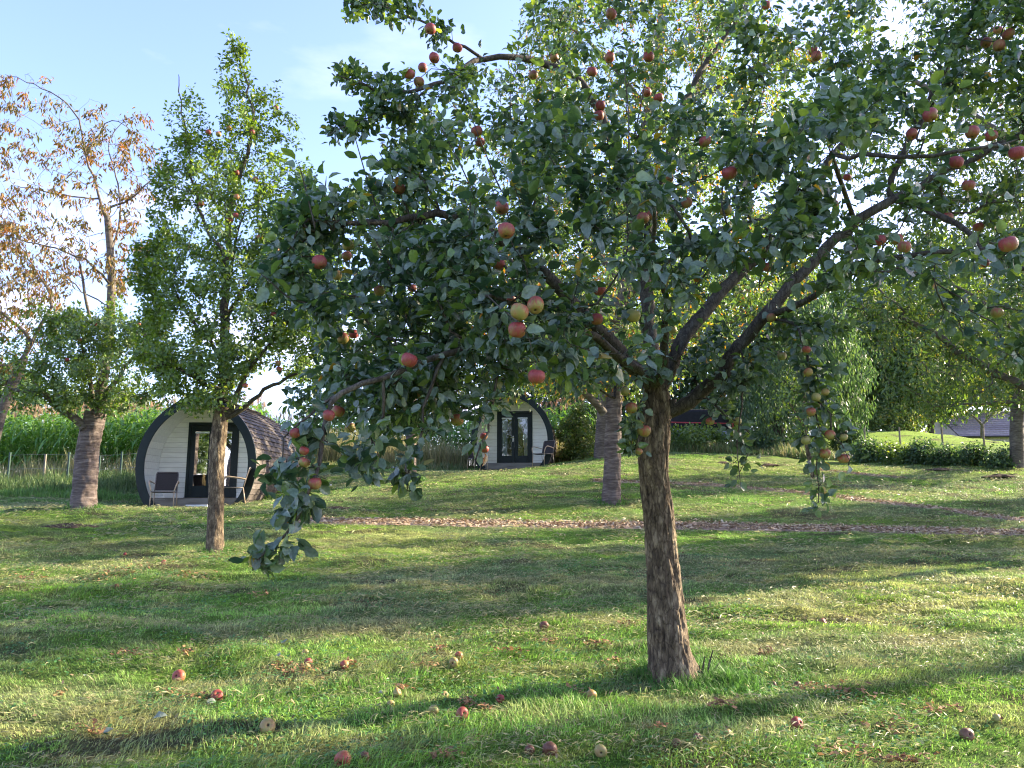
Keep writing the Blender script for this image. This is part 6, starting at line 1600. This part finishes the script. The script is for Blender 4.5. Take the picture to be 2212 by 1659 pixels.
# ------------------------------------------------------------------ windfall apples and fallen leaves
WF = [(386,1456,27,'apple_mix','half red half green windfall, upper of the two big apples at the left'), (468,1507,25,'apple_red','deep red windfall beside orange leaves at lower left'),
 (744,1446,20,'apple_mix','yellow windfall with a red top, right of the brown leaf patch'), (665,1440,18,'apple_red','pinkish windfall left of the yellow red topped one'), (659,1417,15,'apple_green','pale green windfall half sunk in grass above the pinkish one'),
 (577,1573,32,'apple_green','yellow windfall with a dark eye in the left foreground'), (740,1643,34,'apple_mix','large yellow windfall with red flush at the bottom edge'), (787,1646,20,'apple_brown','rotten brown windfall beside the large one at the bottom edge'),
 (353,1217,10,'apple_red','small bright red windfall left of the straight trunk'), (270,1193,7,'apple_red','tiny red windfall far back on the left lawn'), (291,1208,7,'apple_brown','tiny reddish brown windfall at the upper left lawn'), (627,1202,9,'apple_red','small red windfall by the tip of the lowest hanging twig'),
 (742,1202,8,'apple_red','small red windfall alone below the wood chip path'), (251,1275,10,'apple_red','small dull red windfall on the shaded left lawn'), (1175,1352,19,'apple_brown','hollow brown windfall left of the trunk'),
 (991,1434,18,'apple_mix','red green windfall touching the yellow orange one'), (980,1446,20,'apple_green','yellow orange windfall of the touching pair'), (948,1404,13,'apple_brown','tan shrivelled windfall above the touching pair'),
 (946,1372,10,'apple_green','little pale windfall in the middle foreground'), (1046,1331,9,'apple_green','little cream coloured windfall highest up the middle lawn'), (858,1500,17,'apple_green','tan green windfall beside orange rot'), (844,1518,14,'apple_green','small yellow windfall just below the tan green one'),
 (960,1500,16,'apple_green','light green windfall in grass above the tan one'), (1081,1505,18,'apple_red','dark red windfall near the trunk shadow tip'), (1277,1495,24,'apple_mix','pinkish windfall below the trunk shadow'), (937,1531,22,'apple_green','smooth tan windfall in the middle foreground'),
 (998,1545,26,'apple_red','red windfall with visible eye in the middle foreground'), (1144,1620,20,'apple_brown','reddish brown windfall left of the wrinkled one'), (1188,1619,30,'apple_brown','wrinkled brown windfall near the bottom edge'), (1298,1632,26,'apple_green','pale green windfall right of the wrinkled one'),
 (1462,1617,18,'apple_brown','small tan windfall below the trunk'), (1777,1337,16,'apple_red','purple red windfall on the sunny lawn right of the trunk'), (1610,1474,12,'apple_green','small green windfall right of the trunk foot'), (1669,1470,14,'apple_brown','small brown windfall, left one of two right of the trunk foot'),
 (1723,1472,15,'apple_brown','small tan windfall, right one of two beside the orange litter'), (1722,1570,26,'apple_red','red brown windfall in sunny grass right of centre'), (1574,1593,22,'apple_green','cream yellow windfall with a dark eye below right of the trunk'), (1508,1604,20,'apple_brown','split brown windfall left of the cream one'),
 (2089,1590,27,'apple_brown','dark purple brown windfall in the right foreground'), (2155,1561,17,'apple_green','yellow windfall close to the right edge')]
for k, (dx, dy, dd, mt, lb) in enumerate(WF):
    x, y = hit(dx, dy + dd * 0.35); r = max(0.024, dd * 0.5 * y / FD) * 1.02
    src = ROT[k % 3] if mt == 'apple_brown' else APPLE_ME[k % 4]
    key = ('g', src.name, mt)
    if key not in APPLE_V: me_ = src.copy(); me_.materials.append(M[mt]); APPLE_V[key] = me_
    o = bpy.data.objects.new('fallen_apple', APPLE_V[key]); COL.objects.link(o)
    o.scale = (r, r, r * .9); o.location = (x, y, gz(x, y) + r * 0.72)
    o.rotation_euler = (random.uniform(0.7, 2.0), random.uniform(-0.5, 0.5), random.uniform(-0.9, 0.9))
    tag(o, lb, 'apple', 'windfall apples on the lawn')
M['fallen_leaf'] = leaf_mat('fallen_leaf', [(0, (0.11, 0.15, 0.11)), (1, (0.20, 0.22, 0.14))], back=(0.20, 0.23, 0.17), backmix=0.6, trans=0.1, rough=0.5)
FL = [(340,1573,26,'big bluish green fallen leaf standing in the left foreground grass'), (609,1401,19,'pale fallen leaf, brightest above the brown patch'), (574,1403,15,'pale green fallen leaf left of the brightest one'), (188,1463,13,'small pale fallen leaf on the far left'), (228,1603,18,'grey green fallen leaf beside rotten fruit at lower left'), (598,1438,18,'fallen leaf touching the left end of the brown patch'), (460,1531,16,'pale fallen leaf just below the deep red windfall'), (820,1508,20,'grey fallen leaves left of the tan green windfall')]
for k, (dx, dy, dd, lb) in enumerate(FL):
    x, y = hit(dx, dy); ln_ = dd * y / FD * 1.1
    me_ = leaf_mesh('leaf', np.zeros((1, 3)), np.array([[math.cos(k * 1.7), math.sin(k * 1.7), 0.25]]), np.array([[0.1, -0.5, 0.9]]), np.array([ln_]), np.array([ln_ * .62]), T_APPLE, np.array([random.random()]))
    o = link('fallen_leaf', me_, M['fallen_leaf'], None, (x - ln_ * .4 * math.cos(k * 1.7), y, gz(x, y) + 0.035)); tag(o, lb, 'leaf', 'pale fallen leaves on the lawn')
# brown litter of rotten fruit and leaves: uncountable
LP = [(284,1420,30,6), (258,1413,16,4), (400,1420,16,5), (420,1514,46,8), (370,1500,20,8), (197,1595,34,12), (607,1452,30,9), (650,1463,36,9), (760,1448,18,6), (926,1451,26,6), (1358,1352,20,4), (1183,1389,24,7), (1744,1489,34,9), (1838,1506,46,16), (2023,1540,44,12), (1930,1588,44,16), (1834,1648,60,16), (1655,1420,16,5), (945,1415,18,5), (1010,1520,20,7), (1045,1533,20,6), (960,1645,34,10), (1250,1500,18,8), (300,1235,60,8), (240,1250,60,8), (420,1250,50,7), (130,1505,14,5), (60,1250,40,8), (1960,1660,60,8), (560,1290,30,4), (870,1495,22,6), (1330,1440,26,5), (1100,1420,40,8), (1420,1590,22,5), (1560,1540,30,6), (1290,1395,30,5)]
Vs, Cs = [], []
for (dx, dy, rx_, ry_) in LP:
    x, y = hit(dx, dy); sc = y / FD
    x2, y2 = hit(dx, dy + ry_); ryw = abs(y - y2)
    n = int(20 + rx_ * 1.2)
    px_ = x + RNG.normal(0, 0.55, n) * rx_ * sc; py_ = y + RNG.normal(0, 0.55, n) * ryw
    z = gh(px_, py_) + RNG.uniform(0.015, 0.05, n)
    a = RNG.random(n) * 6.283; s = RNG.uniform(0.007, 0.022, n) * (0.65 + y * 0.055)
    c = np.stack([px_, py_, z], -1); d_ = np.stack([np.cos(a), np.sin(a), RNG.normal(0, 0.35, n)], -1) * s[:, None]; e_ = np.stack([-np.sin(a), np.cos(a), RNG.normal(0, 0.5, n)], -1) * (s * 0.55)[:, None]
    Vs.append(np.stack([c - d_, c + e_ - d_ * .2, c + d_, c - e_ + d_ * .1], 1).reshape(-1, 3))
    r = RNG.random((n, 1)); Cs.append(np.repeat((np.array([0.09, 0.045, 0.022]) * (1 - r) + np.array([0.46, 0.25, 0.11]) * r), 4, 0))
n = int(900); y = 3.6 + 8.5 * RNG.random(n) ** 1.3; x = (RNG.random(n) * 2 - 1) * y * 0.7; a = RNG.random(n) * 6.283; s = RNG.uniform(0.006, 0.018, n) * (0.7 + y * 0.07)
z = gh(x, y) + RNG.uniform(0.02, 0.05, n); c = np.stack([x, y, z], -1); d_ = np.stack([np.cos(a), np.sin(a), RNG.normal(0, .4, n)], -1) * s[:, None]; e_ = np.stack([-np.sin(a), np.cos(a), RNG.normal(0, .4, n)], -1) * (s * .55)[:, None]
Vs.append(np.stack([c - d_, c + e_ - d_ * .2, c + d_, c - e_ + d_ * .1], 1).reshape(-1, 3)); r = RNG.random((n, 1)); Cs.append(np.repeat((np.array([0.10, 0.055, 0.03]) * (1 - r) + np.array([0.28, 0.21, 0.11]) * r), 4, 0))
V = np.concatenate(Vs); n = len(V) // 4
tag(link('leaf_litter', np_mesh('leaf_litter', V, [np.arange(4 * n).reshape(n, 4)], colors={'col': np.concatenate(Cs)}), M['litter']), 'orange brown litter of rotten fruit and dead leaves in the grass', 'leaf litter', kind='stuff')
